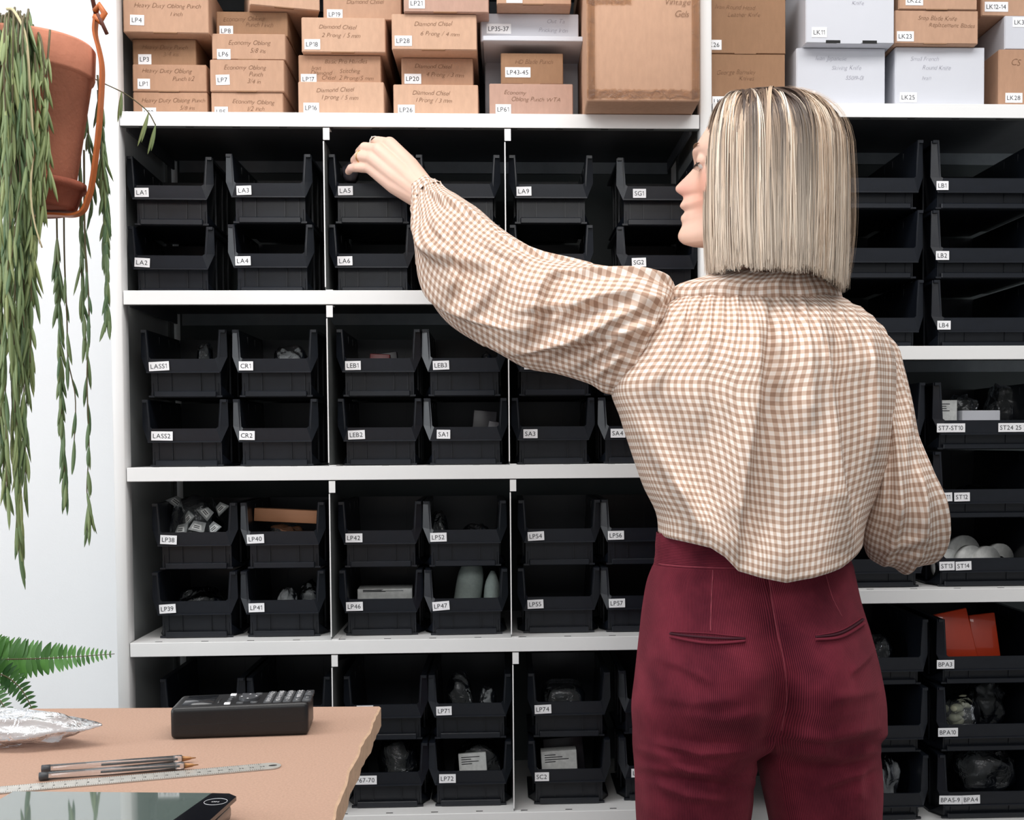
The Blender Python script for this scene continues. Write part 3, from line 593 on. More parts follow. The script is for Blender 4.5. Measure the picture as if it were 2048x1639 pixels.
# --- sleeves: stations (top px, bottom px, depth, depth factor)
def sleeve(st, circ, folds, N=260, M=150, cre=None):
    T = [(i,)+tuple(q) for i, q in enumerate(st)]; X = crom(T, np.linspace(0, len(st)-1, M)); rows, vv = [], []
    a = np.arange(N)*2*math.pi/N
    cs = np.array([(W(q[0], q[1], q[4])+W(q[2], q[3], q[4]))/2 for q in X]); tg = np.gradient(cs, axis=0)
    for i, q in enumerate(X):
        A, B_ = W(q[0], q[1], q[4]), W(q[2], q[3], q[4]); c = (A+B_)/2; h = (A-B_)/2; t = tg[i]/np.linalg.norm(tg[i])
        d = np.cross(h, t); d = d/np.linalg.norm(d); d = d*np.sign(-d[1] if abs(d[1]) > .2 else 1)*np.linalg.norm(h)*q[5]
        ca, sa = np.cos(a), np.sin(a); R = c+ca[:, None]*h+sa[:, None]*d; nr = ca[:, None]*h/np.linalg.norm(h)+sa[:, None]*d/np.linalg.norm(d)
        R = R+nr*folds(i/(M-1), a)[:, None]
        if cre: R = creases(R, np.array((0, -1.0, 0))*np.clip(-nr[:, 1:2]*1.6, 0, 1), cre)
        vv.append(0 if not rows else vv[-1]+float(np.mean(np.linalg.norm(R-rows[-1], axis=1)))); rows.append(R)
    return np.array(rows), np.array(vv), np.linspace(0, circ, N+1)
LS = [(1350, 585, 1290, 745, -.325, .5), (1338, 562, 1248, 782, -.325, .6), (1300, 543, 1212, 786, -.325, .66), (1225, 534, 1178, 767, -.31, .68), (1160, 524, 1118, 747, -.285, .7), (1098, 511, 1052, 737, -.255, .72), (1040, 481, 990, 706, -.225, .72),
      (988, 446, 926, 669, -.19, .72), (948, 411, 882, 628, -.16, .72), (918, 393, 851, 563, -.13, .74), (898, 383, 838, 500, -.112, .78), (884, 371, 832, 447, -.096, .82), (877, 364, 829, 420, -.086, .86)]
def lf(s, a):
    e0 = math.exp(-s*9); e1 = math.exp(-(1-s)*10); mid = math.sin(min(1, max(0, s))*math.pi)
    g = .0045*e0*(np.sin(a*19+2*np.sin(a*3))+.5*np.sin(a*31)) + .0035*e1*(np.sin(a*17+1)+.6*np.sin(a*27+s*8))
    f = np.zeros_like(a)
    # long diagonal folds: ridge centre angle drifts along the sleeve
    for s0, s1, a0, a1, h, wd in ((.02, .55, 1.2, 2.9, .012, .16), (.02, .5, .75, 1.9, .010, .15), (.05, .42, .2, .95, .009, .14), (.45, .98, 1.0, 2.6, .010, .2), (.55, 1.0, .35, 1.2, .008, .16), (.38, .8, 1.9, 2.75, .008, .18), (.6, 1.0, 1.6, 2.0, .008, .13), (.3, .6, .1, .6, .007, .12)):
        if s0 <= s <= s1:
            u = (s-s0)/(s1-s0); am = a0+(a1-a0)*u; d = (a-am+math.pi) % (2*math.pi)-math.pi
            f += h*math.sin(math.pi*min(1, u*1.0+.08) if u < .92 else math.pi*(1-u)+.0)*np.where(d < 0, np.exp(-(d/wd)**2), 1.6*np.exp(-(d/(wd*.55))**2)-.6*np.exp(-(d/(wd*2))**2))
    return (g+f+.004*mid*smoothnoise(a*5, s*18, 11, 6)+.0025*mid*smoothnoise(a*9, s*26, 12, 6))*(1 if s < .985 else .4)
SCR = [([(1065, 722), (1130, 690), (1220, 640), (1318, 598)], .010, 22, 14, .6), ([(1130, 742), (1200, 702), (1300, 640)], .008, 16, 12, .6), ([(1085, 652), (1140, 618), (1200, 582), (1300, 566)], .007, 16, 14, .5),
       ([(1112, 528), (1086, 560), (1072, 592), (1062, 650), (1040, 700)], .013, 46, 14, .6), ([(1012, 528), (962, 600), (918, 645)], .007, 24, 18, .4), ([(922, 424), (902, 452), (900, 500), (908, 560), (888, 610)], .009, 26, 13, .6),
       ([(868, 432), (874, 455), (884, 480)], .006, 10, 7, .6), ([(842, 440), (850, 470), (856, 500)], .005, 9, 7, .5), ([(1180, 760), (1215, 735), (1262, 700)], .006, 12, 9, .5), ([(890, 640), (960, 660), (1040, 672)], .006, 16, 20, .4), ([(940, 690), (1030, 705), (1080, 735)], .005, 14, 14, .4), ([(960, 470), (1000, 500), (1060, 520)], .005, 12, 12, .5)]
R, v, u = sleeve(LS, .54, lf, cre=SCR); blouse.grid(R, 'gingham', True, (False, False), True, u, v)
R, v, u = sleeve([(883, 369, 831, 434, -.092, .9), (879, 365.5, 829, 426, -.088, .88), (873, 361, 827.5, 412, -.08, .86), (868, 358, 827, 403, -.074, .86), (866, 358.5, 828, 402, -.072, .8)], .235, lambda s, a: .0012*np.sin(a*6+s*4)+0*a, M=24, N=120)
blouse.grid(R, 'gingham', True, (False, False), True, u, v)
RS = [(1706, 645, 1736, 642, -.325, .7), (1690, 690, 1786, 688, -.32, .8), (1712, 740, 1803, 735, -.325, .85), (1738, 805, 1821, 800, -.335, .9), (1752, 880, 1837, 872, -.345, .92), (1748, 950, 1858, 935, -.35, .92), (1736, 1010, 1882, 990, -.345, .9),
      (1726, 1048, 1890, 1036, -.33, .82), (1724, 1076, 1886, 1070, -.31, .74), (1730, 1092, 1872, 1092, -.28, .66), (1735, 1090, 1850, 1096, -.24, .6), (1726, 1074, 1820, 1088, -.19, .55), (1712, 1056, 1780, 1078, -.15, .6), (1705, 1052, 1752, 1070, -.125, .65)]
def rf(s, a):
    e0 = math.exp(-s*8); f = .005*e0*np.sin(a*17)+.004*smoothnoise(a*5, s*16, 21, 6)
    for s0, s1, a0, a1, h, wd in ((.05, .6, 2.2, 1.7, .010, .2), (.1, .75, 1.3, 1.0, .009, .18), (.3, .8, 2.7, 2.4, .010, .16), (.02, .5, .5, .7, .008, .16), (.45, .9, 1.9, 1.5, .008, .16)):
        if s0 <= s <= s1:
            uu = (s-s0)/(s1-s0); am = a0+(a1-a0)*uu; d = (a-am+math.pi) % (2*math.pi)-math.pi; f = f+h*math.sin(math.pi*uu)*np.where(d < 0, np.exp(-(d/wd)**2), 1.5*np.exp(-(d/(wd*.5))**2)-.5*np.exp(-(d/(wd*2))**2))
    return f
R, v, u = sleeve(RS, .58, rf, cre=[([(1776, 720), (1774, 800), (1762, 920), (1738, 1060)], .006, 14, 22, .3), ([(1812, 800), (1806, 900), (1800, 1010), (1790, 1080)], .008, 24, 18, .4), ([(1838, 930), (1850, 1000), (1846, 1080)], .007, 16, 16, .4), ([(1740, 1110), (1790, 1095), (1860, 1075)], .007, 14, 12, .5), ([(1750, 1135), (1800, 1122), (1850, 1110)], .006, 10, 10, .5)]); blouse.grid(R, 'gingham', True, (False, True), True, u, -v)
blouse.build('blouse', person)
# --- trousers
YP = -.315
TL = [(1066, 1313, 1690, .098), (1085, 1311, 1692, .100), (1112, 1310, 1697, .102), (1125, 1307, 1701, .104), (1158, 1295, 1708, .110), (1205, 1286, 1718, .118), (1273, 1278, 1738, .130), (1355, 1269, 1758, .138), (1410, 1263, 1768, .130), (1455, 1265, 1771, .112)]
def seam(py): return float(np.interp(py, (1060, 1150, 1251, 1320, 1391, 1449, 1470), (1534, 1538, 1556, 1573, 1574, 1561, 1556)))
TCR = [([(1280, 1500), (1380, 1538), (1500, 1548)], .006, 12, 12, .6), ([(1285, 1470), (1400, 1506), (1505, 1498)], .005, 11, 11, .6), ([(1290, 1556), (1370, 1590), (1470, 1600)], .004, 11, 11, .5), ([(1540, 1466), (1650, 1478), (1772, 1452)], .008, 16, 11, .8), ([(1570, 1500), (1680, 1516), (1772, 1496)], .005, 12, 12, .5), ([(1640, 1570), (1700, 1550), (1770, 1520)], .005, 14, 12, .5), ([(1730, 1600), (1745, 1560), (1720, 1530)], .004, 12, 12, .5)]
PCR = TCR+[([(1300, 1310), (1360, 1330), (1425, 1365)], .003, 12, 9, .6), ([(1290, 1385), (1380, 1405), (1480, 1400)], .003, 14, 12, .5), ([(1700, 1345), (1730, 1320), (1752, 1296)], .004, 12, 9, .6), ([(1340, 1420), (1440, 1440), (1530, 1425)], .003, 14, 14, .4), ([(1660, 1400), (1710, 1390), (1765, 1375)], .003, 14, 12, .5)]
tro = MB(); HN = 250; rows = []; trows = np.linspace(1064, 1456, 80); vv = []
for py in trows:
    l, r, b = crom(TL, py)[0]; sx = seam(py); A, Bq = W(l, py, YP), W(r, py, YP); cx = (A[0]+Bq[0])/2; a = (Bq[0]-A[0])/2; sxw = W(sx, py, YP-b)[0]
    ph = math.acos(max(-1, min(1, (sxw-cx)/a)))       # angle of the seam on the back
    k = np.arange(HN)/HN
    t_ = np.concatenate([ph+(math.pi*1.5-ph)*k, math.pi*1.5+(2*math.pi+ph-math.pi*1.5)*k])   # from back seam round the left to the front, then round the right
    cc = np.sign(np.cos(t_))*np.abs(np.cos(t_))**.9; ss = np.sin(t_)
    bb = np.where(ss < 0, b*.82, b); x = cx+a*cc; y = YP-bb*ss
    z = np.full(2*HN, A[2]); dxs = x-sxw; lob = np.clip((py-1190)/200, 0, 1)
    cleft = np.exp(-(dxs/.034)**2)*np.clip(ss, 0, 1)
    y = y+cleft*(.004+.040*lob**1.4)                                      # seam pulls in between the seat halves
    bl = np.exp(-((dxs+.085)/.075)**2)+.9*np.exp(-((dxs-.075)/.065)**2); y = y-np.clip(ss, 0, 1)*bl*.026*math.sin(math.pi*min(1, max(0, (py-1150)/330)))
    pxx, pyy = PX(np.stack([x, y, z], 1))
    y = y+.0025*np.exp(-((pxx-sx)/4)**2)*np.clip(ss, 0, 1)*(py > 1125)
    y = y+np.clip(ss, 0, 1)*.003*smoothnoise(pxx/38, pyy/23, 31, 7)*np.clip((py-1230)/120, 0, 1)
    if 1121 < py < 1129: x = cx+(x-cx)*.994; y = YP+(y-YP)*.994
    Pq = creases(np.stack([x, y, z], 1), np.array((0, -1.0, 0))*np.clip(ss, 0, 1)[:, None], PCR)
    vv.append(z[0]); rows.append(Pq)
PR = np.array(rows); hip = .98
Uc = np.linspace(0, hip, 2*HN+1)
iw = int(np.searchsorted(trows, 1124))
tro.grid(PR[:iw+1], 'corduroy_band', True, (False, False), True, Uc, np.array(vv[:iw+1])); tro.grid(PR[iw:], 'corduroy', True, (False, False), True, Uc, np.array(vv[iw:]))
# crotch saddle and legs
top = PR[-1]; back0, front0 = top[0], top[HN]; K = 60
kk = np.linspace(0, 1, K+2)[1:-1]
sad = np.array([back0*(1-q)+front0*q-np.array((0, 0, .028*math.sin(math.pi*q)**.6)) for q in kk])
LEGL = [(1456, 1265, 1556), (1481, 1267, 1519), (1535, 1270, 1514), (1600, 1274, 1506), (1639, 1276, 1500), (1900, 1290, 1494), (2300, 1300, 1478), (2700, 1288, 1490), (2940, 1284, 1494)]
LEGR = [(1456, 1560, 1772), (1481, 1535, 1769), (1500, 1524, 1770), (1571, 1532, 1775), (1639, 1548, 1775), (1900, 1560, 1770), (2300, 1572, 1750), (2700, 1562, 1756), (2940, 1560, 1760)]
def leg(ring0, tab, side, ydep):
    n = len(ring0); out = [ring0]; lv = [vv[-1]]
    pys = np.concatenate([np.linspace(1462, 1700, 60), np.linspace(1710, 2940, 60)])
    c0 = ring0.mean(0); ang = np.arctan2(-(ring0[:, 1]-c0[1]), ring0[:, 0]-c0[0]); ang = np.unwrap(ang)
    for py in pys:
        l, r = crom(tab, py)[0]; zc = float(W(1520, py, YP)[2]); A, B_ = W(l, py, YP), W(r, py, YP); a = (B_[0]-A[0])/2; c = (A[0]+B_[0])/2; f = min(1, (py-1456)/70)
        f = f*f*(3-2*f); tz = np.linspace(ang[0], ang[-1], n) if False else ang
        dp = a*np.interp(py, (1456, 1700, 2300, 2940), (1.12, .96, .8, .92))
        x = c+a*np.cos(tz); y = YP+ydep+.012-dp*np.sin(tz); z = np.full(n, zc)
        P = np.stack([x, y, z], 1); P0 = ring0.copy(); P0[:, 2] = zc+(ring0[:, 2]-vv[-1])*max(0, 1-(py-1456)/90)
        P = P0*(1-f)+P*f
        pxx, pyy = PX(P); nr = np.stack([np.cos(tz), -np.sin(tz), 0*tz], 1)
        rmp = min(1, (py-1456)/45); amp = .004*rmp*np.interp(py, (1462, 1500, 1640, 2900), (.5, 1, 1.2, 1.2)); P = P+nr*(amp*smoothnoise(pxx/46+pyy/60*side, pyy/24, 41+side, 7))[:, None]
        if side > 0: P = P+nr*(.007*np.exp(-((pyy-1466-(pxx-1770)*-.08)/9)**2)*np.clip((pxx-1600)/170, 0, 1)-.008*np.exp(-((pyy-1484-(pxx-1770)*-.08)/10)**2)*np.clip((pxx-1540)/200, 0, 1))[:, None]*rmp*np.clip(np.sin(tz)+.4, 0, 1)[:, None]
        if side < 0: P = P+nr*(.005*np.exp(-((pyy-1530-(pxx-1270)*.14)/10)**2)-.005*np.exp(-((pyy-1548-(pxx-1270)*.14)/10)**2)+.004*np.exp(-((pyy-1495-(pxx-1270)*.2)/9)**2)-.004*np.exp(-((pyy-1508-(pxx-1270)*.2)/9)**2))[:, None]*rmp*np.clip(np.sin(tz), 0, 1)[:, None]
        P = creases(P, np.array((0, -1.0, 0))*np.clip(np.sin(tz), 0, 1)[:, None], TCR); out.append(P); lv.append(zc)
    R = np.array(out); U_ = np.linspace(0, hip/2+.12, n+1)+(0 if side < 0 else hip/2)
    tro.grid(R, 'corduroy', True, (False, False), True, U_, np.array(lv))
leg(np.concatenate([top[:HN], front0[None], sad[::-1]]), LEGL, -1, 0.0)
leg(np.concatenate([top[HN:], back0[None], sad]), LEGR, 1, .03)
tro.weld(); trousers = tro.build('trousers', person)
# raised welts of the back pockets and stitched seams, laid on the back of the trousers
_bk = [(PX(r), r) for r in PR]
def surf(px_, py_):
    i = min(max(int(np.searchsorted(trows, py_))-1, 0), len(trows)-2); t = (py_-trows[i])/(trows[i+1]-trows[i]); o = []
    for k_ in (i, i+1):
        (qx, _), r = _bk[k_]; m_ = r[:, 1] < YP-.01; idx = np.where(m_)[0]; od = idx[np.argsort(qx[idx])]; o.append(np.array([np.interp(px_, qx[od], r[od, c]) for c in range(3)]))
    return o[0]*(1-t)+o[1]*t
def on_back(name, pts, rad, mt, n=40, flat=.5, lift=.0):
    q = np.array(pts, float); P = crom(np.c_[np.arange(len(q)), q], np.linspace(0, len(q)-1, n)); P = np.array([surf(*p) for p in P])
    for _ in range(3): P[1:-1] = (P[:-2]+2*P[1:-1]+P[2:])/4
    P[:, 1] -= lift; MB().tube(P, rad, mt, 8, True, flat).build(name, trousers)
for up, lo in (([(1341, 1246), (1415, 1242), (1490, 1247)], [(1341, 1255), (1415, 1259), (1490, 1254)]), ([(1631, 1247), (1680, 1242), (1724, 1228)], [(1631, 1254), (1680, 1253), (1726, 1239)])):
    on_back('pocket_slit', [((a_[0]+b_[0])/2, (a_[1]+b_[1])/2-1) for a_, b_ in zip(up, lo)], .0032, 'corduroy_dark'); on_back('pocket_welt', up, .0017, 'corduroy_band', lift=.0008); on_back('pocket_welt', lo, .0042, 'corduroy_band', lift=.001)
on_back('seam', [(seam(p), p) for p in (1130, 1180, 1240, 1300, 1370, 1440)], .0011, 'corduroy_worn', 60, .7); on_back('dart', [(1426, 1128), (1423, 1180), (1421, 1238)], .0009, 'corduroy_worn', lift=.0003); on_back('dart', [(1648, 1128), (1664, 1180), (1684, 1218)], .0009, 'corduroy_worn', lift=.0003)
on_back('waist_seam', [(px_, 1124+.00*px_) for px_ in (1318, 1400, 1500, 1600, 1690)], .0013, 'corduroy_worn', 60, .7)
# --- head profile (pixel silhouette turned into forward distance)
FA = math.radians(22); HC = W(1513, 345, YT+.0); SC = F/(CD+YT)
fdir = np.array((-math.cos(FA), math.sin(FA), 0)); sdir = np.array((-math.sin(FA), -math.cos(FA), 0))      # sdir: her left, towards the camera
PROF = [(204, 1500), (212, 1462), (225, 1446), (250, 1424), (270, 1411), (285, 1401), (297, 1394), (308, 1394), (320, 1395.5), (328, 1392), (338, 1382.5), (350, 1369.5), (360, 1359.5), (366, 1357), (372, 1360), (378, 1367.5), (382, 1372.5), (388, 1373.5), (394, 1370.5), (399, 1367),
        (404, 1367), (409, 1372), (413, 1377.5), (418, 1373.5), (423, 1369), (429, 1368), (436, 1371), (443, 1371), (451, 1366.5), (460, 1363), (467, 1363), (474, 1367), (480, 1374), (486, 1391), (491, 1425)]
HB = [(204, .018, .02, .022), (214, .045, .05, .044), (230, .068, .07, .06), (260, .084, .088, .071), (300, .087, .094, .0745), (330, .0845, .093, .075), (360, .083, .086, .073), (390, .083, .074, .069), (420, .081, .06, .063), (450, .079, .046, .053), (474, .072, .036, .042), (486, .06, .025, .03), (491, .035, .015, .02)]
def headrows(n=144):
    out = []; a = np.arange(n)*2*math.pi/n
    for py in np.concatenate([np.linspace(204, 290, 30), np.linspace(292, 484, 97), np.linspace(486, 491, 4)]):
        f0, bk, wd = crom(HB, py)[0]; pf = (1513-np.interp(py, [q[0] for q in PROF], [q[1] for q in PROF]))/SC/math.cos(FA); f0 = min(f0, pf)
        ca, sa = np.cos(a), np.sin(a); fx = np.where(ca > 0, f0, bk)*np.sign(ca)*np.abs(ca)**.95; sx = .94*wd*np.sign(sa)*np.abs(sa)**.92
        nw = np.interp(py, (290, 325, 345, 362, 376, 384, 400, 425, 440, 465, 486), (.05, .011, .0115, .0145, .0155, .014, .021, .02, .022, .026, .03))
        fx = fx+(pf-f0)*np.exp(-(sx/nw)**2)*(ca > 0)
        eye = math.exp(-((py-327)/9)**2); fx = fx-.010*eye*np.exp(-((np.abs(sx)-.031)/.014)**2)*(ca > 0)
        brow = math.exp(-((py-300)/8)**2); fx = fx+.003*brow*np.exp(-((np.abs(sx)-.03)/.018)**2)*(ca > 0)
        ck = math.exp(-((py-372)/28)**2); fx = fx+.005*ck*np.exp(-((np.abs(sx)-.042)/.02)**2)*(ca > 0)
        z = W(1513, py, YT)[2]; out.append(HC*np.array((1, 1, 0))+fx[:, None]*fdir+sx[:, None]*sdir+np.array((0, 0, z)))
    return np.array(out)
body = MB(); body.grid(headrows(), 'skin', True, (True, True))
def hp(f, s, py): return np.array((HC[0], HC[1], W(1513, py, YT)[2]))+f*fdir+s*sdir
def ball(mb, c, r, mt, sc=(1, 1, 1), seg=16):
    bm = bmesh.new(); bmesh.ops.create_uvsphere(bm, u_segments=seg, v_segments=seg//2, radius=r)
    for v_ in bm.verts: v_.co = Vector((v_.co[0]*sc[0]+c[0], v_.co[1]*sc[1]+c[1], v_.co[2]*sc[2]+c[2]))
    mb.bm(bm, mt, True)
for s_ in (-1, 1): ball(body, hp(.0708, s_*.031, 322.0), .0134, 'skin')
for s_ in (-1, 1): ball(body, hp(-.01, s_*.067, 345), .02, 'skin', (1, .5, 1.5))          # ears
ball(body, hp(.083, .013, 374), .0075, 'skin'); ball(body, hp(.083, -.013, 374), .0075, 'skin')
NB = W(1545, 600, YT+.0)
body.tube([hp(-.02, 0, 420), hp(-.03, 0, 480), (NB+np.array((0, .01, .06))), NB+np.array((0, .015, -.02))], (.05, .047, .046, .045), 'skin', 24)
def wp(*q): return W(*q)
# trunk, legs
tr = []
for py, l, r, b in ((600, 1440, 1640, .035), (650, 1360, 1705, .062), (740, 1300, 1730, .1), (860, 1310, 1720, .1), (980, 1345, 1680, .092), (1080, 1350, 1655, .085), (1180, 1325, 1690, .095), (1300, 1320, 1710, .088), (1400, 1330, 1705, .07), (1435, 1345, 1695, .05)):
    A, B_ = wp(l, py, YT), wp(r, py, YT); a = np.arange(40)*2*math.pi/40; c = (A+B_)/2; tr.append(np.stack([c[0]+(B_[0]-A[0])/2*np.cos(a), YT+.012-b*np.sin(a), np.full(40, A[2])], 1))
body.grid(np.array(tr), 'skin', True, (True, True))
for xs in ((1400, 1395, 1392, 1390), (1645, 1655, 1660, 1660)):
    zf = [wp(1520, q, YP)[2] for q in (1420, 1700, 2300)]+[.09]; xx = [wp(q, 1500, YP)[0] for q in xs]
    body.tube([(xx[0], YP+.02, zf[0]), (xx[1], YP+.03, zf[1]), (xx[2], YP+.03, zf[2]), (xx[3], YP+.03, zf[3])], (.064, .06, .045, .036), 'skin', 20)
    body.tube([(xx[3], YP-.01, .05), (xx[3], YP+.06, .055), (xx[3], YP+.15, .04)], (.034, .036, .03), 'skin', 16)
# left arm out to the bin
sh, el, wr = wp(1300, 640, -.325), wp(1000, 590, -.205), wp(846, 388, -.066)
body.tube([sh, sh*.5+el*.5, el, el*.55+wr*.45, wr*.92+el*.08, wr], (.055, .046, .04, .037, .027, .0245), 'skin', 24)
def chain(pts, r): body.tube([wp(*p) for p in pts], r, 'skin', 14); e = wp(*pts[-1]); ball(body, e, r[-1], 'skin', seg=14); ball(body, wp(*pts[0]), r[0], 'skin', seg=14)
MC = [(779, 288, -.040), (757, 300, -.044), (745, 317, -.042), (741, 336, -.036)]
for (m, r1) in zip(MC, (.0125, .0125, .0118, .0108)):
    b_ = wr*.8+wp(*m)*.2; body.tube([wr+(wp(*m)-wp(757, 310, -.04))*.25, wp(*m)*.5+wr*.5+(wp(*m)-wp(757, 310, -.04))*.3+np.array((0, -.002, 0)), wp(*m)], (.021, .0155, r1), 'skin', 16); ball(body, wp(*m), r1, 'skin', seg=14)
for i in range(3):
    q = (np.array(MC[i])+np.array(MC[i+1]))/2; body.tube([wr, wp(*q)+(wr-wp(*q))*.22], (.02, .0115), 'skin', 14)
FIN = [([(779, 288, -.04), (756, 283, -.022), (744, 292, .012), (742, 306, .032)], (.0105, .0092, .0085, .0075)), ([(757, 300, -.044), (729, 295, -.026), (720, 304, .004), (724, 316, .024)], (.0105, .0095, .0086, .0076)),
       ([(745, 317, -.042), (718, 312, -.028), (710, 321, -.002), (714, 333, .018)], (.0102, .0092, .0084, .0074)), ([(741, 336, -.036), (715, 335, -.028), (702, 336, -.014), (697, 343, .0)], (.0092, .008, .0072, .0062)),
       ([(822, 352, -.045), (790, 345, -.012), (758, 338, .014), (736, 336, .028)], (.016, .0125, .0105, .0085))]
for p_, r_ in FIN: chain(p_, r_)
# right arm, hidden hand resting in front
rs, re, rw_ = wp(1702, 690, -.325), wp(1790, 1020, -.335), wp(1722, 1060, -.13)
body.tube([rs, rs*.5+re*.5, re, re*.5+rw_*.5, rw_], (.042, .038, .034, .032, .024), 'skin', 20)
for i in range(4): body.tube([rw_, rw_+np.array((-.05, .02, .008-.014*i)), rw_+np.array((-.085, .035, .012-.018*i)), rw_+np.array((-.12, .02, .012-.018*i))], (.018, .011, .0095, .007), 'skin', 12)
body.tube([rw_, rw_+np.array((-.035, .03, .028)), rw_+np.array((-.07, .04, .036))], (.016, .011, .008), 'skin', 12)
skinmat([(tuple(hp(.078, .040, 385)), .05, (228, 150, 128), .5), (tuple(hp(.105, 0, 366)), .026, (226, 150, 138), .6), (tuple(hp(.1, .004, 402)), .013, (206, 136, 128), .8), (tuple(hp(.098, .004, 425)), .013, (206, 136, 128), .8),
         (tuple(wp(700, 336, -.02)), .014, (238, 196, 186), .6)])
bo = body.build('body', person)
rm = bo.modifiers.new('fuse', 'REMESH'); rm.mode = 'VOXEL'; rm.voxel_size = .0019; rm.use_smooth_shade = True
smo = bo.modifiers.new('soften', 'SMOOTH'); smo.iterations = 3; smo.factor = .5
bpy.context.view_layer.update(); me = bpy.data.meshes.new_from_object(bo.evaluated_get(bpy.context.evaluated_depsgraph_get())); bo.modifiers.clear(); bo.data = me
if not me.materials: me.materials.append(MATS['skin'])
for s_ in (1, -1):
    e = MB(); c = hp(.0712, s_*.031, 326); ball(e, c, .0115, 'eye_white'); ball(e, c+fdir*.0085, .0052, 'lash'); e.build('eye', person)
    l = MB()
    for q in np.linspace(-1, 1, 15):
        b_ = hp(.0825-.006*q*q, s_*(.031+.0115*q), 326+2.5*q*q); l.tube([b_, b_+fdir*.004+np.array((0, 0, -.003)), b_+fdir*.007+np.array((0, 0, -.008))], (.0005, .0004, .0002), 'lash', 5)
    l.build('eyelashes', person)
    br = MB(); br.tube([hp(.0885-.012*q*q, s_*(.018+.030*q), 298-8*math.sin(q*2.2)) for q in np.linspace(0, 1, 10)], (.001, .002, .0026, .0028, .0028, .0026, .0024, .002, .0014, .0008), 'brow', 8, True, .5); br.build('eyebrow', person)
# finger rings
for c, d, r, n_ in ((wp(722, 313.5, -.029), wp(710, 321, -.002)-wp(745, 317, -.042), .0104, 'gold'), (wp(751, 284.5, -.014), wp(744, 292, .012)-wp(756, 283, -.022), .0098, 'steel')):
    g = MB(); d = d/np.linalg.norm(d); u_ = np.cross(d, (0, 0, 1)); u_ /= np.linalg.norm(u_); v_ = np.cross(d, u_)
    pts = [c+r*(math.cos(t)*u_+math.sin(t)*v_) for t in np.linspace(0, 2*math.pi, 33)]; g.tube(pts, .0011, n_, 8, False); ball(g, c+r*1.05*(-u_*.6-v_*.8 if v_[2] < 0 else -u_*.6+v_*.8), .0016, n_); g.build('finger_ring', person)
# nails on the seen fingertips
# shoes
for xq in (1390, 1660):
    x0 = wp(xq, 1500, YP)[0]; m = MB(); m.tube([(x0, YP-.055, .035), (x0, YP-.02, .05), (x0, YP+.06, .048), (x0, YP+.14, .038), (x0, YP+.19, .03)], (.026, .042, .042, .042, .022), 'shoe', 20, True, .8); m.bevbox((x0-.042, YP-.07, .0), (x0+.042, YP+.2, .018), 'shoe', .008); m.build('shoe', person)
# --- hair: bob of strands over a fitted cap
HX = W(1549, 330, YT-.004); HXY = HX[:2]
ztop = float(W(1549, 188, YT)[2]); zmax = float(W(1556, 335, YT)[2])
FAZ = math.atan2(fdir[1], fdir[0])
def Rad(az):
    # horizontal radius of the hair by compass direction; -x is picture left, -y towards the camera
    return (np.abs(np.cos(az)/.1045)**2.8+np.abs(np.sin(az)/.106)**2.8)**(-1/2.8)
def zend(az):
    x = np.cos(az); y = np.sin(az)
    px = 1549+141*x; return np.interp(px, (1405, 1430, 1500, 1590, 1640, 1690), (557, 560, 563, 569, 584, 592))
def strand(az, off, tq, part):
    """point on a lock: az azimuth, off inward offset, tq 0..1 along"""
    R = Rad(az)-off; Lt = np.pi/2*.115; ze = np.array([W(1556, q, YT)[2] for q in zend(az)]); Ls = zmax-ze; T = Lt*1.25+Ls; s = tq*T
    q = np.clip(s/(Lt*1.25), 0, 1); an = q*math.pi/2
    r = R*np.sin(an)**.86; z = zmax+(ztop-zmax-off)*np.cos(an)**.72-np.clip(s-Lt*1.25, 0, None)
    fall = np.clip((s-Lt*1.25)/Ls, 0, 1); r = r*(1-.055*fall**1.3+.04*np.sin(fall*math.pi)*.4)
    cen = np.stack([HXY[0]+0*r+part[0]*(1-np.sin(an))**1.0, HXY[1]+0*r+part[1]*(1-np.sin(an))], -1)
    return np.concatenate([cen+np.stack([r*np.cos(az), r*np.sin(az)], -1), z[:, None]], 1)
hv, hf, hc = [], [], []
def ribbon(P, wd, cols):
    n = len(P); T = np.gradient(P, axis=0); C = np.stack([HXY[0]+0*P[:, 0], HXY[1]+0*P[:, 0], np.minimum(P[:, 2], zmax)], 1); N_ = P-C; S_ = np.cross(T, N_); S_ /= np.linalg.norm(S_, axis=1)[:, None]+1e-9
    N_ = N_/(np.linalg.norm(N_, axis=1)[:, None]+1e-9); taper = np.interp(np.linspace(0, 1, n), (0, .1, .85, 1), (.6, 1, 1, .35)); o = len(hv)
    for i in range(n):
        w_ = wd*taper[i]; hv.extend((P[i]-S_[i]*w_, P[i]+N_[i]*w_*.5, P[i]+S_[i]*w_)); hc.extend((cols[i]*.92, cols[i], cols[i]*.92))
    for i in range(n-1):
        a = o+3*i; hf.append((a, a+1, a+4, a+3)); hf.append((a+1, a+2, a+5, a+4))
def facing_gap(az): q = math.degrees((az-FAZ+math.pi) % (2*math.pi)-math.pi); return -52 < q < 19
PALE, MID, ASH, DRK = (np.array(lin(c)[:3]) for c in ((243, 228, 210), (208, 180, 154), (138, 114, 95), (76, 60, 52)))
NCL = 270; tq = np.linspace(0, 1, 17)
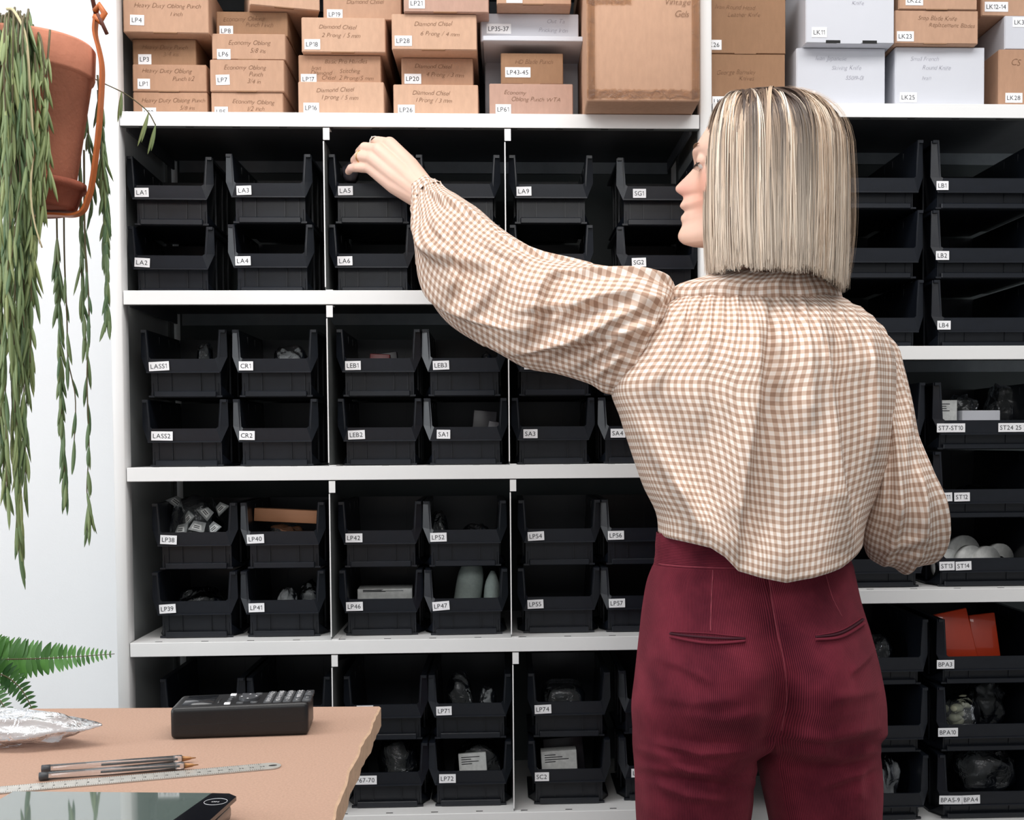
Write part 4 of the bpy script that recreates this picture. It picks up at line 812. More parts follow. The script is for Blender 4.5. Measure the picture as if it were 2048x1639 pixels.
for cl in range(NCL):
    az = 2*math.pi*(cl+rng.uniform(-.3, .3))/NCL
    gapd = facing_gap(az)
    k = rng.choice(4, p=(.27, .27, .26, .20)); base = (PALE, MID, ASH, DRK)[k]*rng.uniform(.88, 1.08)
    coff = abs(rng.normal(0, .0035)); dead = rng.uniform(0, .03)
    root = DRK*rng.uniform(.6, 1.25); rlen = rng.uniform(.1, .42) if k < 2 else rng.uniform(.25, .75)
    side = math.cos(az); pp = np.array((rng.uniform(-.05, -.002), rng.uniform(-.02, .012)))
    for _ in range(29):
        a2 = az+rng.normal(0, .0125)+np.zeros_like(tq); a2 = a2+.03*np.sin(tq*rng.uniform(3, 6)+rng.uniform(0, 6))*tq; o2 = coff+abs(rng.normal(0, .0022))
        rel = (az-FAZ+math.pi) % (2*math.pi)-math.pi
        if gapd: a2 = a2+((math.radians(21) if rel > math.radians(-14) else math.radians(-54))-rel+rng.uniform(0, .1)*(1 if rel > math.radians(-14) else -1))*np.clip((tq-.06)/.2, 0, 1)**.8
        P = strand(a2, o2, tq*(1-abs(rng.normal(0, .012))-dead), pp+rng.normal(0, .003, 2))
        P[:, :2] += rng.normal(0, .0016, 2)*tq[:, None]**2*2
        mixr = (np.clip(1-(tq-.0)/rlen, 0, 1)**.75)[:, None]; endl = np.clip((tq-.4)/.5, 0, 1)[:, None]
        bs = base if rng.random() > .16 else (PALE, MID, ASH, DRK)[rng.integers(0, 4)]
        c = bs*(1-mixr)+root*mixr; c = c*(1-.7*endl*(k != 0))+(PALE*.97)*(.7*endl*(k != 0)); c = c*rng.uniform(.86, 1.1)
        ribbon(P, rng.uniform(.0004, .00085), np.clip(c, 0, 1))
# loose flyaway hairs
for _ in range(70):
    az = rng.uniform(-1.3, .5); a2 = az+.12*tq*rng.normal(0, 1); P = strand(a2, rng.uniform(-.004, 0), tq, np.zeros(2)); P[:, :2] += (np.array((math.cos(az), math.sin(az)))*rng.uniform(.0, .022))*(tq**2)[:, None]*np.sin(tq*3)[:, None]; P[:, 2] += .012*tq**3*rng.uniform(0, 1)
    ribbon(P, .00022, np.tile(MID, (len(tq), 1)))
hm = MB(); hm.add(hv, hf, 'hair', True)
cap = []; azs = np.array([FAZ+math.radians(20+(360-72)*i/99) for i in range(100)])
for t_ in np.linspace(0.01, .97, 30): cap.append([strand(np.array([a_]), .0085, np.array([t_]), np.array((-.025, 0)))[0] for a_ in azs])
nh = len(hm.v); hm.grid(np.array(cap), 'hair_dark', False)
hc_all = np.ones((len(hm.v), 4)); hc_all[:nh, :3] = np.array(hc)
hm.build('hair', person, attrs={'hcol': ('FLOAT_COLOR', hc_all)})
# ------------------------------------------------------------------ work table and what lies on it
ZT = .85
def T(px, py, z=ZT):
    d = FW + RT*((px-PPX)/F) + UP*((PPY-py)/F); return CAMP + d*((z-CAMP[2])/d[2])
a0, a1 = T(759, 1412), T(680, 1600); ed = (a1-a0)/np.linalg.norm(a1-a0); far = T(-10, 1417)
fd = (far-a0)/np.linalg.norm(far-a0); LE, DE = 1.5, 1.0
table = thing('work_table', (float(a0[0])-.7, float(a0[1])-.45, 0), 'work table with a bare fibreboard top in the foreground', 'table')
m = MB(); n = 60; edge = [a0+ed*DE*i/n+np.array((.0016*math.sin(i*.23+1)+.0008*math.sin(i*.9+1)+rng.normal(0, .0004), 0, 0)) for i in range(n+1)]
loop = edge+[a0+ed*DE+fd*LE, a0+fd*LE]; q = [np.array((p[0], p[1], ZT)) for p in loop]; lo = [p-np.array((0, 0, .024)) for p in q]
ch = [p+np.array((-.0022 if i <= n else 0, 0, 0)) for i, p in enumerate(q)]; hi = [p+np.array((0, 0, -.0018)) for p in q]
m.add(ch, [tuple(range(len(ch)-1, -1, -1))], 'mdf'); m.add(lo, [tuple(range(len(lo)))], 'mdf')
L_ = len(q); m.add(ch+hi+lo, [(i, (i+1) % L_, (i+1) % L_+L_, i+L_) for i in range(L_)]+[(i+L_, (i+1) % L_+L_, (i+1) % L_+2*L_, i+2*L_) for i in range(L_)], 'mdf_edge')
m.build('table_top', table)
for u_, v_ in ((.12, .06), (.12, .92), (1.4, .06), (1.4, .92)):
    p = a0+fd*u_+ed*v_; MB().bevbox((p[0]-.025, p[1]-.025, 0), (p[0]+.025, p[1]+.025, ZT-.0242), 'key_grey', .003, 1).build('leg', table)
def frame(o, xd):
    x = np.array(xd, float); x[2] = 0; x /= np.linalg.norm(x); y = np.array((-x[1], x[0], 0)); return Matrix(((x[0], y[0], 0, o[0]), (x[1], y[1], 0, o[1]), (0, 0, 1, o[2]), (0, 0, 0, 1)))
# label maker
o, e = T(341, 1479), T(617, 1470); LW = float(np.linalg.norm(e-o)); M = frame(o+np.array((0, 0, .0003)), e-o); LD, LH0, LH1 = .070, .0345, .0365
lm = thing('label_maker', o, 'black handheld label maker with a keypad on the table', 'label maker')
def slab(m, x0, x1, y0, y1, z0, mt, r, hz=0.0):
    bm = bmesh.new(); bmesh.ops.create_cube(bm, size=1)
    for v in bm.verts:
        X = x0 if v.co.x < 0 else x1; Y_ = y0 if v.co.y < 0 else y1; zt = LH0+(LH1-LH0)*X/LW+hz; v.co = Vector((X, Y_, z0 if v.co.z < 0 else zt))
    bmesh.ops.bevel(bm, geom=bm.edges[:], offset=r, segments=4, profile=.6, affect='EDGES'); bm.transform(M); m.bm(bm, mt, True)
m = MB(); slab(m, 0, LW, 0, LD, 0, 'black_plastic', .006, 0)
R_ = []
m.box((.004, -.0002, .0155), (LW-.004, .0006, .0162), 'slot', M); m.build('case', lm)
def top(x, dz): return LH0+(LH1-LH0)*x/LW+dz
def pad(name, x0, x1, y0, y1, mt, dz=.0012, parent=lm, r=.0012):
    b = MB(); bm = bmesh.new(); bmesh.ops.create_cube(bm, size=1)
    for v in bm.verts:
        X = x0 if v.co.x < 0 else x1; v.co = Vector((X, y0 if v.co.y < 0 else y1, top(X, -.003 if v.co.z < 0 else dz)))
    bmesh.ops.bevel(bm, geom=bm.edges[:], offset=r, segments=2, affect='EDGES'); bm.transform(M); b.bm(bm, mt, True); return b
pad('screen', .009, .044, .011, .061, 'lcd', .0006).build('screen', lm)
b = pad('logo_plate', .046, .0505, .016, .042, 'black_plastic', .0004); b.build('screen_frame', lm)
pad('key', .055, .0635, .003+.003, .0155, 'key_white').build('button', lm); pad('key', .055, .0635, .054, .064, 'key_white').build('button', lm)
for yy in (.02, .031, .042): pad('key', .056, .0625, yy, yy+.0075, 'key_grey').build('button', lm)
bm = bmesh.new(); bmesh.ops.create_cone(bm, cap_ends=True, segments=40, radius1=.0135, radius2=.0128, depth=.0045); dpd = MB()
bm.transform(M @ Matrix.Translation((.0795, .036, top(.0795, .0003))) @ Matrix.Diagonal((.85, 1.25, 1, 1))); dpd.bm(bm, 'key_grey', False)
for dx, dy in ((-.008, 0), (.008, 0), (0, -.012), (0, .012)): dpd.add([M @ Vector((.0795+dx+k[0], .036+dy+k[1], top(.0795, .0027))) for k in ((-.0015, -.0015), (.0015, -.0015), (0, .0018))], [(0, 1, 2)], 'label_white')
dpd.build('direction_pad', lm)
for xx, yy in ((.068, .008), (.083, .008), (.068, .055), (.083, .055)): pad('key', xx, xx+.0095, yy, yy+.0075, 'key_grey').build('button', lm)
ROWS = ("1234567890", "QWERTYUIOP", "ASDFGHJKL-", "ZXCVBNM./+", "<=")
for r_, txt in enumerate(ROWS):
    x0 = .0985+r_*.0105; k = len(txt); step = .058/k
    for i, c in enumerate(txt):
        y1 = .064-i*step; b = pad('key', x0, x0+.009, y1-step+.0006, y1-.0004, 'key_grey', .0014, r=.0005)
        G, fc = GL[c]; g = (G-G.mean(0))*.0064
        b.add([M @ Vector((x0+.0045-p[1], y1-step/2+p[0]*-1, top(x0, .0018))) for p in g], fc, 'label_white'); b.build('key', lm)
# pens
def pen(p0, p1, label):
    A, B_ = T(*p0), T(*p1); r = .0040; A, B_ = A+np.array((0, 0, r+.0003)), B_+np.array((0, 0, r+.0003)); d = (B_-A); L = np.linalg.norm(d); d /= L
    t = thing('ballpoint_pen', A, label, 'pen', 'pens on the table'); P = lambda s: A+d*L*s
    MB().tube([P(.03), P(.86)], r, 'pen_clear', 6).build('barrel', t); MB().tube([P(.0), P(.002), P(.055), P(.056)], (r*.8, r*1.02, r*1.02, r*.8), 'key_grey', 12).build('end_plug', t)
    MB().tube([P(.38), P(.88)], r*.3, 'slot', 8).build('refill', t); MB().tube([P(.85), P(.855), P(.905), P(.91)], (r*.9, r*1.03, r*1.0, r*.75), 'pen_clear', 12).build('collar', t)
    MB().tube([P(.905), P(.965), P(.97), P(1.0)], (r*.75, r*.38, r*.22, r*.12), 'brass', 12).build('tip', t)
pen((83, 1546), (392, 1523), 'clear ballpoint pen, the one farther from the ruler'); pen((78, 1561), (397, 1537), 'clear ballpoint pen, the one touching the ruler edge')
# ruler
p0, p1, p2 = T(-20, 1583), T(562, 1531), T(0, 1590); xd = p1-p0; M = frame(p0+np.array((0, 0, .0003)), xd); RL = float(np.linalg.norm(xd)); RW = .0245
m = MB(); arc = [(RL-.012+.012*math.sin(t), .0+RW/2*(-math.cos(t))) for t in np.linspace(0, math.pi, 17)]
poly = [Vector((-.0, -RW/2, 0))]+[Vector((x, y, 0)) for x, y in arc]+[Vector((0, RW/2, 0))]; m.prism(poly, (0, 0, .001), 'steel', M)
for i in range(int((RL-.02)/.002)):
    x = .004+i*.002; l = .006 if i % 5 == 0 else .003
    for s_ in (-1, 1): y0 = s_*RW/2; y1 = s_*(RW/2-l); m.box((x, min(y0, y1), .001), (x+.0003, max(y0, y1), .00108), 'slot', M)
    if i % 5 == 0 and i:
        g, fc, wd = text2d(str(i//5), .005); m.add([M @ Vector((x+p[0], p[1]-.003, .00112)) for p in g], fc, 'slot')
hole = [(RL-.008+.0028*math.cos(t)*1.5, .0028*math.sin(t)) for t in np.linspace(0, 2*math.pi, 16, endpoint=False)]; m.add([M @ Vector((x, y, .0011)) for x, y in hole], [tuple(range(16))], 'slot')
tag(m.build('steel_ruler'), 'steel ruler with engraved ticks lying below the pens', 'ruler')
# kitchen scale
zs = ZT+.019; b0, b1 = T(14, 1588, zs), T(484, 1592, zs); M = frame((b0[0], b0[1], ZT), b1-b0); SW = float(np.linalg.norm(b1-b0)); SD = .19
sc = thing('digital_scale', (b0[0], b0[1]-.1, ZT), 'flat digital scale with a mirror-like glass plate at the table front', 'scale')
m = MB(); m.bevbox((.006, -SD, .0003), (SW-.006, -.006, .017), 'scale_black', .006, 3, M); m.build('scale_body', sc)
x1 = SW*.865; g = MB(); g.prism([M @ Vector(p) for p in ((.004, -SD+.003, .0172), (x1-.012, -SD+.003, .0172), (x1, .004, .0172), (.004, .004, .0172))], (0, 0, .0035), 'scale_glass'); g.build('glass_plate', sc); g = MB(); g.prism([M @ Vector(p) for p in ((x1-.0115, -SD+.003, .0172), (SW-.003, -SD+.003, .0172), (SW-.003, -.006, .0172), (SW-.012, .003, .0172), (x1+.0005, .004, .0172))], (0, 0, .0035), 'scale_black'); g.build('control_panel', sc)
m = MB(); cx, cy = SW*.925, -.022
ring = [(cx+.0095*math.cos(t), cy+.0095*math.sin(t)) for t in np.linspace(0, 2*math.pi, 41)]; m.tube([M @ Vector((x, y, .0208)) for x, y in ring], .00016, 'key_white', 6, False)
g_, fc, wd = text2d('ON', .0042); m.add([M @ Vector((cx-wd/2+p[0], cy-.002+p[1], .0209)) for p in g_], fc, 'key_white'); m.build('power_button', sc)
# crumpled film bags
def crumple(c, sz, seed, n=(44, 26), amp=.22, power=1.0, R=None, flatb=True):
    r = np.random.default_rng(seed); u = np.linspace(0, 2*math.pi, n[0], endpoint=False); v = np.linspace(.04, math.pi-.04, n[1]); D = np.stack([np.outer(np.sin(v), np.cos(u)), np.outer(np.sin(v), np.sin(u)), np.outer(np.cos(v), np.ones_like(u))], -1)
    f = np.zeros(D.shape[:2])
    for i in range(9):
        k = r.normal(0, 1, 3); k /= np.linalg.norm(k); fr = r.uniform(2, 8); f += (1-2*np.abs(np.sin(D@k*fr+r.uniform(0, 6))))/(1+fr*.35)
    P = D*(1+amp*f*.35)[..., None]; P = np.sign(P)*np.abs(P)**power
    P = P*np.array(sz)
    if flatb: P[..., 2] = np.maximum(P[..., 2], -sz[2]*.86)
    if R is not None: P = P@np.array(R).T
    return P+np.array(c)
def bag(c, sz, seed, label, mt='clear_film', cat='bag', name='plastic_bag', zip_=None, group=None, **kw):
    m = MB(); m.grid(crumple(c, sz, seed, **kw), mt, True, (True, True)); o = m.build(name)
    return tag(o, label, cat, group)
c = T(40, 1498); bag((c[0]-.03, c[1]+.018, ZT+.0185), (.105, .034, .021), 4, 'crumpled clear film wrap lying at the left of the table', 'bubble_film', amp=.3, n=(90, 44), name='film_wrap', cat='wrap')
# ------------------------------------------------------------------ hanging plant
YH = -.5; PC = W(42, 92, YH)[:2]; zr = lambda px, py: float(W(px, py, YH)[2])
z_top, z_rim, z_bot = zr(190, 92), zr(187, 158), zr(143, 386); r_top, r_rim, r_bod, r_bot = .0925, .0908, .0868, .063
ROT = Matrix.Rotation(math.radians(-1.5), 4, 'Y')
plant = thing('hanging_plant', (PC[0], PC[1], z_bot), 'trailing green plant in a terracotta pot hanging at upper left', 'plant')
prof = [(0, z_bot), (r_bot-.004, z_bot), (r_bot, z_bot+.004), (r_bod, z_rim), (r_rim-.001, z_rim+.001), (r_rim, z_rim+.004), (r_top, z_top-.004), (r_top-.003, z_top), (r_top-.010, z_top), (r_top-.012, z_top-.05), (0, z_top-.05)]
MB().lathe([(max(r, .0005), z) for r, z in prof], (PC[0], PC[1], 0), 'terracotta', 72).build('pot', plant)
MB().lathe([(r_top-.0125, z_top-.02), (.06, z_top-.012), (.0005, z_top-.01)], (PC[0], PC[1], 0), 'soil', 40).build('soil', plant)
z_s = z_bot-.0012
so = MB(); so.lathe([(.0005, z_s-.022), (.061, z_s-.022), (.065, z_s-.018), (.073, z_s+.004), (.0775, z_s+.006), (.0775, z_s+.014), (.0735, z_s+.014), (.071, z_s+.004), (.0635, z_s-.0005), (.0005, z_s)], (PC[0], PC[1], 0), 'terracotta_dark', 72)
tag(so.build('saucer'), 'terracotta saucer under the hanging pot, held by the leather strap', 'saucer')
hg = thing('plant_hanger', (PC[0], PC[1], 2.74), 'orange-brown leather strap with knotted cords holding the pot', 'hanger')
def ribbon_strap(name, P, wd, th, nrm):
    P = np.array(P); Tn = np.gradient(P, axis=0); rows = []
    for p, t, nn in zip(P, Tn, nrm):
        t = t/np.linalg.norm(t); n_ = np.array(nn, float); n_ -= t*(n_@t); n_ /= np.linalg.norm(n_); s_ = np.cross(t, n_); rows.append([p-s_*wd/2, p-s_*wd/2+n_*th, p+s_*wd/2+n_*th, p+s_*wd/2])
    m = MB(); m.grid(np.array(rows), 'leather', True, (True, True), False); return m.build(name, hg)
sa = math.radians(2); ca_, sa_ = math.cos(sa), math.sin(sa); zk = zr(187, 30)
def rp(r, z, s=1): return np.array((PC[0]+s*ca_*r, PC[1]+sa_*r*s, z))
half = [rp(.0955, zk), rp(.0935, zr(0, 62)), rp(.0985, zr(0, 98)), rp(.1015, zr(0, 128)), rp(.101, zr(0, 165)), rp(.097, zr(0, 240)), rp(.0905, zr(0, 320)), rp(.0845, zr(0, 375)), rp(.0805, z_s-.004), rp(.074, z_s-.020), rp(.061, z_s-.0262), rp(.04, z_s-.0255), rp(.0, z_s-.0252)]
hT = [(i,)+tuple(p) for i, p in enumerate(half)]; P = crom(hT, np.linspace(0, 12, 60)); nr = [(ca_, sa_, 0)]*42+[(ca_*math.cos(t), sa_*math.cos(t), -math.sin(t)) for t in np.linspace(0, math.pi/2, 10)]+[(0, 0, -1.0)]*8
ribbon_strap('strap', P, .017, .003, nr)
P2 = P.copy(); P2[:, 0] = 2*PC[0]-P[:, 0]; P2[:, 1] = 2*PC[1]-P[:, 1]; ribbon_strap('strap', P2, .017, .003, [(-a, -b_, c_) for a, b_, c_ in nr])
for s_ in (1, -1):
    k = rp(.097, zk, s_); m = MB(); m.tube([k+np.array((0, -.004, .004)), k+np.array((.006*s_, -.006, .012)), k+np.array((.012*s_, -.004, .002)), k+np.array((.006*s_, -.006, -.010)), k+np.array((.0, -.005, -.002))], .0045, 'leather', 8); m.tube([k+np.array((.004*s_, -.007, .0)), k+np.array((.010*s_, -.009, -.012)), k+np.array((.016*s_, -.008, -.026))], .0026, 'cord', 8); m.build('knot', hg)
    MB().tube([k, rp(.085, zk+.06, s_), rp(.004, 2.70, s_)], .0028, 'cord', 8).build('cord', hg)
m = MB(); m.tube([(PC[0]+.018*math.sin(t), PC[1], 2.718-.018*math.cos(t)) for t in np.linspace(0, 2*math.pi, 25)], .002, 'steel', 8, False); m.tube([(PC[0], PC[1], 2.736), (PC[0], PC[1], 2.7498)], .004, 'steel', 10); m.build('ceiling_hook', hg)
# vines
def leaf(V, Fc, tn, base, dirv, L, r, tone, bend):
    d = dirv/np.linalg.norm(dirv); s_ = np.cross(d, (0.3, 1, 0.2)); s_ /= np.linalg.norm(s_); b_ = np.cross(d, s_); o = len(V); K, n_ = 6, 5
    for i in range(K+1):
        t = i/K; c = base+d*L*t+b_*bend*L*t*t; rr = r*max(.06, math.sin(math.pi*(.06+.9*t))**.75)*(1 if t < .95 else .3)
        for j in range(n_): a = 2*math.pi*j/n_; V.append(c+rr*(math.cos(a)*s_+.6*math.sin(a)*b_)); tn.append(tone)
    for i in range(K):
        for j in range(n_): Fc.append((o+i*n_+j, o+i*n_+(j+1) % n_, o+(i+1)*n_+(j+1) % n_, o+(i+1)*n_+j))
def vine(pts, dens=1.0, tone=(.1, .6), leaf_l=.05, start=0.0, stem='stem', sr=.0011, spread=.11, wr=.0027, label=None):
    P = np.array([W(*p) for p in pts]); d = np.r_[0, np.cumsum(np.linalg.norm(np.diff(P, axis=0), axis=1))]; L = d[-1]; ss = np.linspace(0, L, max(8, int(L/.012)))
    C_ = crom(np.c_[d, P], ss) if len(P) > 2 else np.stack([np.interp(ss, d, P[:, k]) for k in range(3)], 1)
    o = MB().tube(C_, np.interp(ss, (0, L), (sr*1.3, sr*.6)), stem, 6).build('vine', plant)
    if not dens: return
    V, Fc, tn = [], [], []; s_ = start*L
    while s_ < L-.004:
        c = np.array([np.interp(s_, ss, C_[:, k]) for k in range(3)]); t = np.array([np.interp(min(s_+.01, L), ss, C_[:, k]) for k in range(3)])-np.array([np.interp(max(s_-.001, 0), ss, C_[:, k]) for k in range(3)]); t /= np.linalg.norm(t)+1e-9
        for _ in range(int(rng.integers(2, 4)*dens+.5)):
            dv = t*.5+np.array((0, 0, -.6))+rng.normal(0, spread, 3)*np.array((1, 1, .3)); leaf(V, Fc, tn, c, dv, leaf_l*rng.uniform(.65, 1.2), wr*rng.uniform(.8, 1.2), rng.uniform(*tone), rng.uniform(-.15, .15))
        s_ += .021/max(.5, dens)*rng.uniform(.8, 1.25)
    m = MB(); m.add(V, Fc, 'leaf', True); m.build('leaves', o, attrs={'tone': ('FLOAT', tn)})
FY = -.605
for i, (x0, x1, ye, dep) in enumerate(((4, 2, 900, .0), (-6, 8, 1030, .01), (12, 14, 1045, -.01), (16, 26, 980, .012), (24, 34, 1100, -.006), (30, 38, 1150, .004), (36, 44, 1090, .012), (40, 30, 870, -.012), (46, 52, 1010, .0), (50, 58, 800, .01), (54, 60, 770, -.004), (10, 20, 720, -.02), (22, 12, 640, -.024), (-14, -8, 1000, .0), (34, 48, 700, -.02), (2, -2, 520, -.03), (44, 24, 560, -.03), (56, 50, 920, .02))):
    y = FY+dep; vine([(x0*.8+12, 25+rng.uniform(-10, 25), y+.075), (x0*.85+8, 45, y+.01), (x0*.9+6, 130, y-.004), (x0+4+rng.uniform(-8, 8), 330, y), (.5*(x0+x1)+rng.uniform(-6, 6), .5*(330+ye), y), (x1, ye-45, y)], .8, (.0, .6) if i % 3 else (.3, 1.0))
for pts, dens, tone, st in (([(70, 55, FY+.06), (84, 90, FY), (90, 200, FY), (88, 330, FY), (84, 440, FY)], 1.0, (.4, 1.0), .05), ([(66, 50, FY+.06), (70, 120, FY), (76, 260, FY-.004), (74, 420, FY), (66, 520, FY)], 1.1, (.35, 1.0), .05), ([(60, 60, FY+.05), (52, 150, FY-.01), (54, 300, FY-.01), (62, 450, FY-.01), (60, 590, FY)], 1.1, (.2, .9), .05),
        ([(100, 60, -.585), (94, 150, -.60), (96, 260, -.60), (98, 345, -.60)], .9, (.3, .9), .2), ([(112, 300, -.405), (114, 470, -.405), (117, 600, -.405), (122, 800, -.405), (132, 985, -.405)], 1.25, (.0, .45), .25), ([(128, 300, -.41), (129, 520, -.41), (134, 640, -.41), (137, 725, -.41), (149, 780, -.41), (148, 895, -.41)], .55, (.0, .35), .42),
        ([(160, 290, -.42), (161, 420, -.42), (164, 560, -.42), (170, 680, -.42)], 1.15, (.0, .4), .1), ([(168, 300, -.43), (170, 480, -.43), (178, 620, -.43), (174, 760, -.43), (178, 900, -.43), (174, 990, -.43), (182, 1050, -.43)], .7, (.0, .4), .2), ([(176, 1000, -.43), (178, 1030, -.43), (174, 1060, -.43)], 1.3, (.1, .5), .1),
        ([(195, 150, -.44), (203, 240, -.43), (206, 360, -.43), (212, 480, -.43), (215, 635, -.43)], 1.2, (.0, .4), .08), ([(196, 180, -.43), (200, 280, -.42), (212, 390, -.42), (208, 500, -.42)], 1.1, (.0, .35), .1), ([(170, 200, -.41), (180, 300, -.41), (186, 380, -.41), (180, 420, -.41)], 1.0, (.0, .4), .15)):
    vine(pts, dens, tone, .042, st)
vine([(15, 18, FY+.05), (30, 25, FY), (48, 60, FY-.02), (60, 180, FY-.03), (66, 300, FY-.03), (62, 395, FY-.03), (70, 450, FY-.03), (84, 495, FY-.03)], .0, (.5, 1), .03, 0, 'stem_pale', .0016)
def bare_vine(pts, at):
    P = np.array([W(*p) for p in pts]); o = MB().tube(crom(np.c_[np.arange(len(P)), P], np.linspace(0, len(P)-1, 30)), .0008, 'stem', 6).build('vine', plant); V, Fc, tn = [], [], []
    for (x, y, Y_, lx, ly) in at:
        b_ = W(x, y, Y_); e_ = W(x+lx, y+ly, Y_)
        for k in (0, 1): dv = e_-b_+np.array((.004*k, .004, .0)); leaf(V, Fc, tn, b_, dv, np.linalg.norm(dv)*(1-.12*k), .0024, rng.uniform(.4, .7), .05)
    m = MB(); m.add(V, Fc, 'leaf', True); m.build('leaves', o, attrs={'tone': ('FLOAT', tn)})
bare_vine([(190, 158, -.43), (206, 166, -.44), (246, 185, -.46), (275, 205, -.46), (297, 225, -.46), (311, 250, -.46)], [(243, 184, -.46, -8, 60), (297, 226, -.46, -22, 66), (311, 250, -.46, -16, 58)])
# fern on a tall planter behind the table
fx = W(-140, 1390, -.24); fern = thing('fern', (fx[0], fx[1], 0), 'green fern with arching fronds at the lower left', 'fern')
m = MB(); m.lathe([(.0005, 0), (.10, 0), (.105, .01), (.125, .74), (.118, .745), (.112, .70), (.0005, .69)], (fx[0], fx[1], 0), 'key_grey', 48); m.build('planter', fern)
def frond(pts, pl, seed, tone=(.25, .9), droop=0):
    r = np.random.default_rng(seed); P = np.array([W(*p) for p in pts]); P[0] = (fx[0], fx[1], .70); C_ = crom(np.c_[np.arange(len(P)), P], np.linspace(0, len(P)-1, 60)); o = MB().tube(C_, np.linspace(.0018, .0006, 60), 'leaf' if False else 'stem', 6).build('frond', fern)
    V, Fc, tn = [], [], []; d = np.r_[0, np.cumsum(np.linalg.norm(np.diff(C_, axis=0), axis=1))]; n_ = int(d[-1]/.0070)
    for i in range(int(n_*.25), n_):
        s_ = d[-1]*i/n_; c = np.array([np.interp(s_, d, C_[:, k]) for k in range(3)]); t = np.array([np.interp(s_+.004, d, C_[:, k]) for k in range(3)])-np.array([np.interp(s_-.004, d, C_[:, k]) for k in range(3)]); t /= np.linalg.norm(t)+1e-9
        u = i/n_; L = pl*min(1, (u-.2)*5)*(1-max(0, u-.45)/.56)**.8+.002
        for sd in (1, -1):
            side = np.cross(t, (0, -1, .12))*sd; side /= np.linalg.norm(side); dv = side+t*.12+r.normal(0, .07, 3)+np.array((0, .0, droop)); dv /= np.linalg.norm(dv); nn = np.cross(dv, t); w_ = np.cross(nn, dv); w_ /= np.linalg.norm(w_); nn /= np.linalg.norm(nn); tone_ = r.uniform(*tone); a = len(V); wd = min(.0062, L*.18+.0008); K = 6
            cv = r.normal(.0, .08)+.08
            for j in range(K+1):
                q = j/K; ww = wd*(math.sin(math.pi*(.12+.86*q))**.7)*(1-.35*q); ctr = c+dv*L*q+t*L*.16*q*q+nn*L*cv*q*q
                for e_ in (-1, 0, 1): V.append(ctr+w_*ww*e_+nn*(.0006 if e_ == 0 else 0)); tn.append(tone_)
            for j in range(K):
                for e_ in (0, 1): Fc.append((a+3*j+e_, a+3*j+e_+1, a+3*j+e_+4, a+3*j+e_+3))
    m = MB(); m.add(V, Fc, 'fern_leaf', True); m.build('leaflets', o, attrs={'tone': ('FLOAT', tn)})
frond([(-140, 1390, -.24), (-80, 1318, -.25), (0, 1318, -.26), (110, 1315, -.27), (229, 1307, -.28)], .040, 1, (.35, 1))
frond([(-140, 1390, -.24), (-90, 1350, -.27), (-10, 1345, -.3), (40, 1375, -.32), (75, 1440, -.33)], .036, 2, (.0, .4), -.0)
frond([(-140, 1390, -.24), (-90, 1300, -.22), (-30, 1285, -.2), (20, 1297, -.19), (52, 1330, -.19)], .030, 3, (.4, 1))
frond([(-140, 1390, -.24), (-110, 1340, -.3), (-50, 1350, -.36), (0, 1400, -.38), (30, 1460, -.4)], .034, 4, (.0, .35))
frond([(-140, 1390, -.24), (-150, 1300, -.2), (-180, 1260, -.2), (-230, 1290, -.2), (-280, 1340, -.2)], .036, 5, (.3, .8))
# ------------------------------------------------------------------ what lies in the bins
def BL_(k, x, y, z):
    o = BINS[k]; c, s_ = math.cos(o.rotation_euler.z), math.sin(o.rotation_euler.z); return np.array((o.location.x+c*x-s_*y, o.location.y+s_*x+c*y, o.location.z+z))
def bx(k, px, Y=.08): return float(W(px, 900, BINS[k].location.y+Y)[0]-BINS[k].location.x)
def binbag(k, px0, px1, top, y0, y1, seed, label, mt='clear_film', z0=.0032, **kw):
    x0, x1 = bx(k, px0, (y0+y1)/2), bx(k, px1, (y0+y1)/2); c = BL_(k, (x0+x1)/2, (y0+y1)/2, (z0+top)/2+.0)
    return bag(c, ((x1-x0)/2, (y1-y0)/2, (top-z0)/2*1.0), seed, label, mt, power=kw.pop('power', .85), **kw)
def pack(name, k, px0, px1, z0, z1, y0, y1, mt, label, cat, rx=0, ry=0, rz=0, group=None, deco=None, r=.0012):
    x0, x1 = bx(k, px0, y0), bx(k, px1, y0); c = BL_(k, (x0+x1)/2, (y0+y1)/2, z0); M_ = Matrix.Translation(Vector(c)) @ Matrix.Rotation(rz, 4, 'Z') @ Matrix.Rotation(ry, 4, 'Y') @ Matrix.Rotation(rx, 4, 'X')
    m = MB(); hx, hy = (x1-x0)/2, (y1-y0)/2; m.bevbox((-hx, -hy, 0), (hx, hy, z1-z0), mt, r, 2, M_)
    if deco: deco(m, M_, hx, hy, z1-z0)
    o = m.build(name); off = Vector(c)
    return tag(o, label, cat, group)
def print_lines(m, M_, hx, hy, h, mt='ink', n=4):
    for i in range(n):
        z = h*(.77+.19*i/n); L = hx*rng.uniform(.5, 1.5); m.box((-hx*.8, -hy-.0003, z), (-hx*.8+L, -hy-.0001, z+max(h*.016, .0009)), mt, M_)
binbag('LASS1', 398, 430, .104, .06, .10, 11, 'small clear packet standing in bin LASS1', power=.7)
binbag('CR1', 548, 622, .098, .05, .12, 12, 'clear film sleeve in bin CR1', 'cloudy_film', power=.7)
pack('packet', 'LEB1', 738, 778, .003, .078, .05, .066, 'packet_red', 'dark red packet in bin LEB1', 'packet', ry=.05); pack('packet', 'LEB1', 765, 806, .003, .083, .075, .09, 'packet_dark', 'black packet in bin LEB1', 'packet', ry=-.12)
binbag('LEB3', 962, 988, .085, .05, .09, 13, 'small clear packet in bin LEB3')
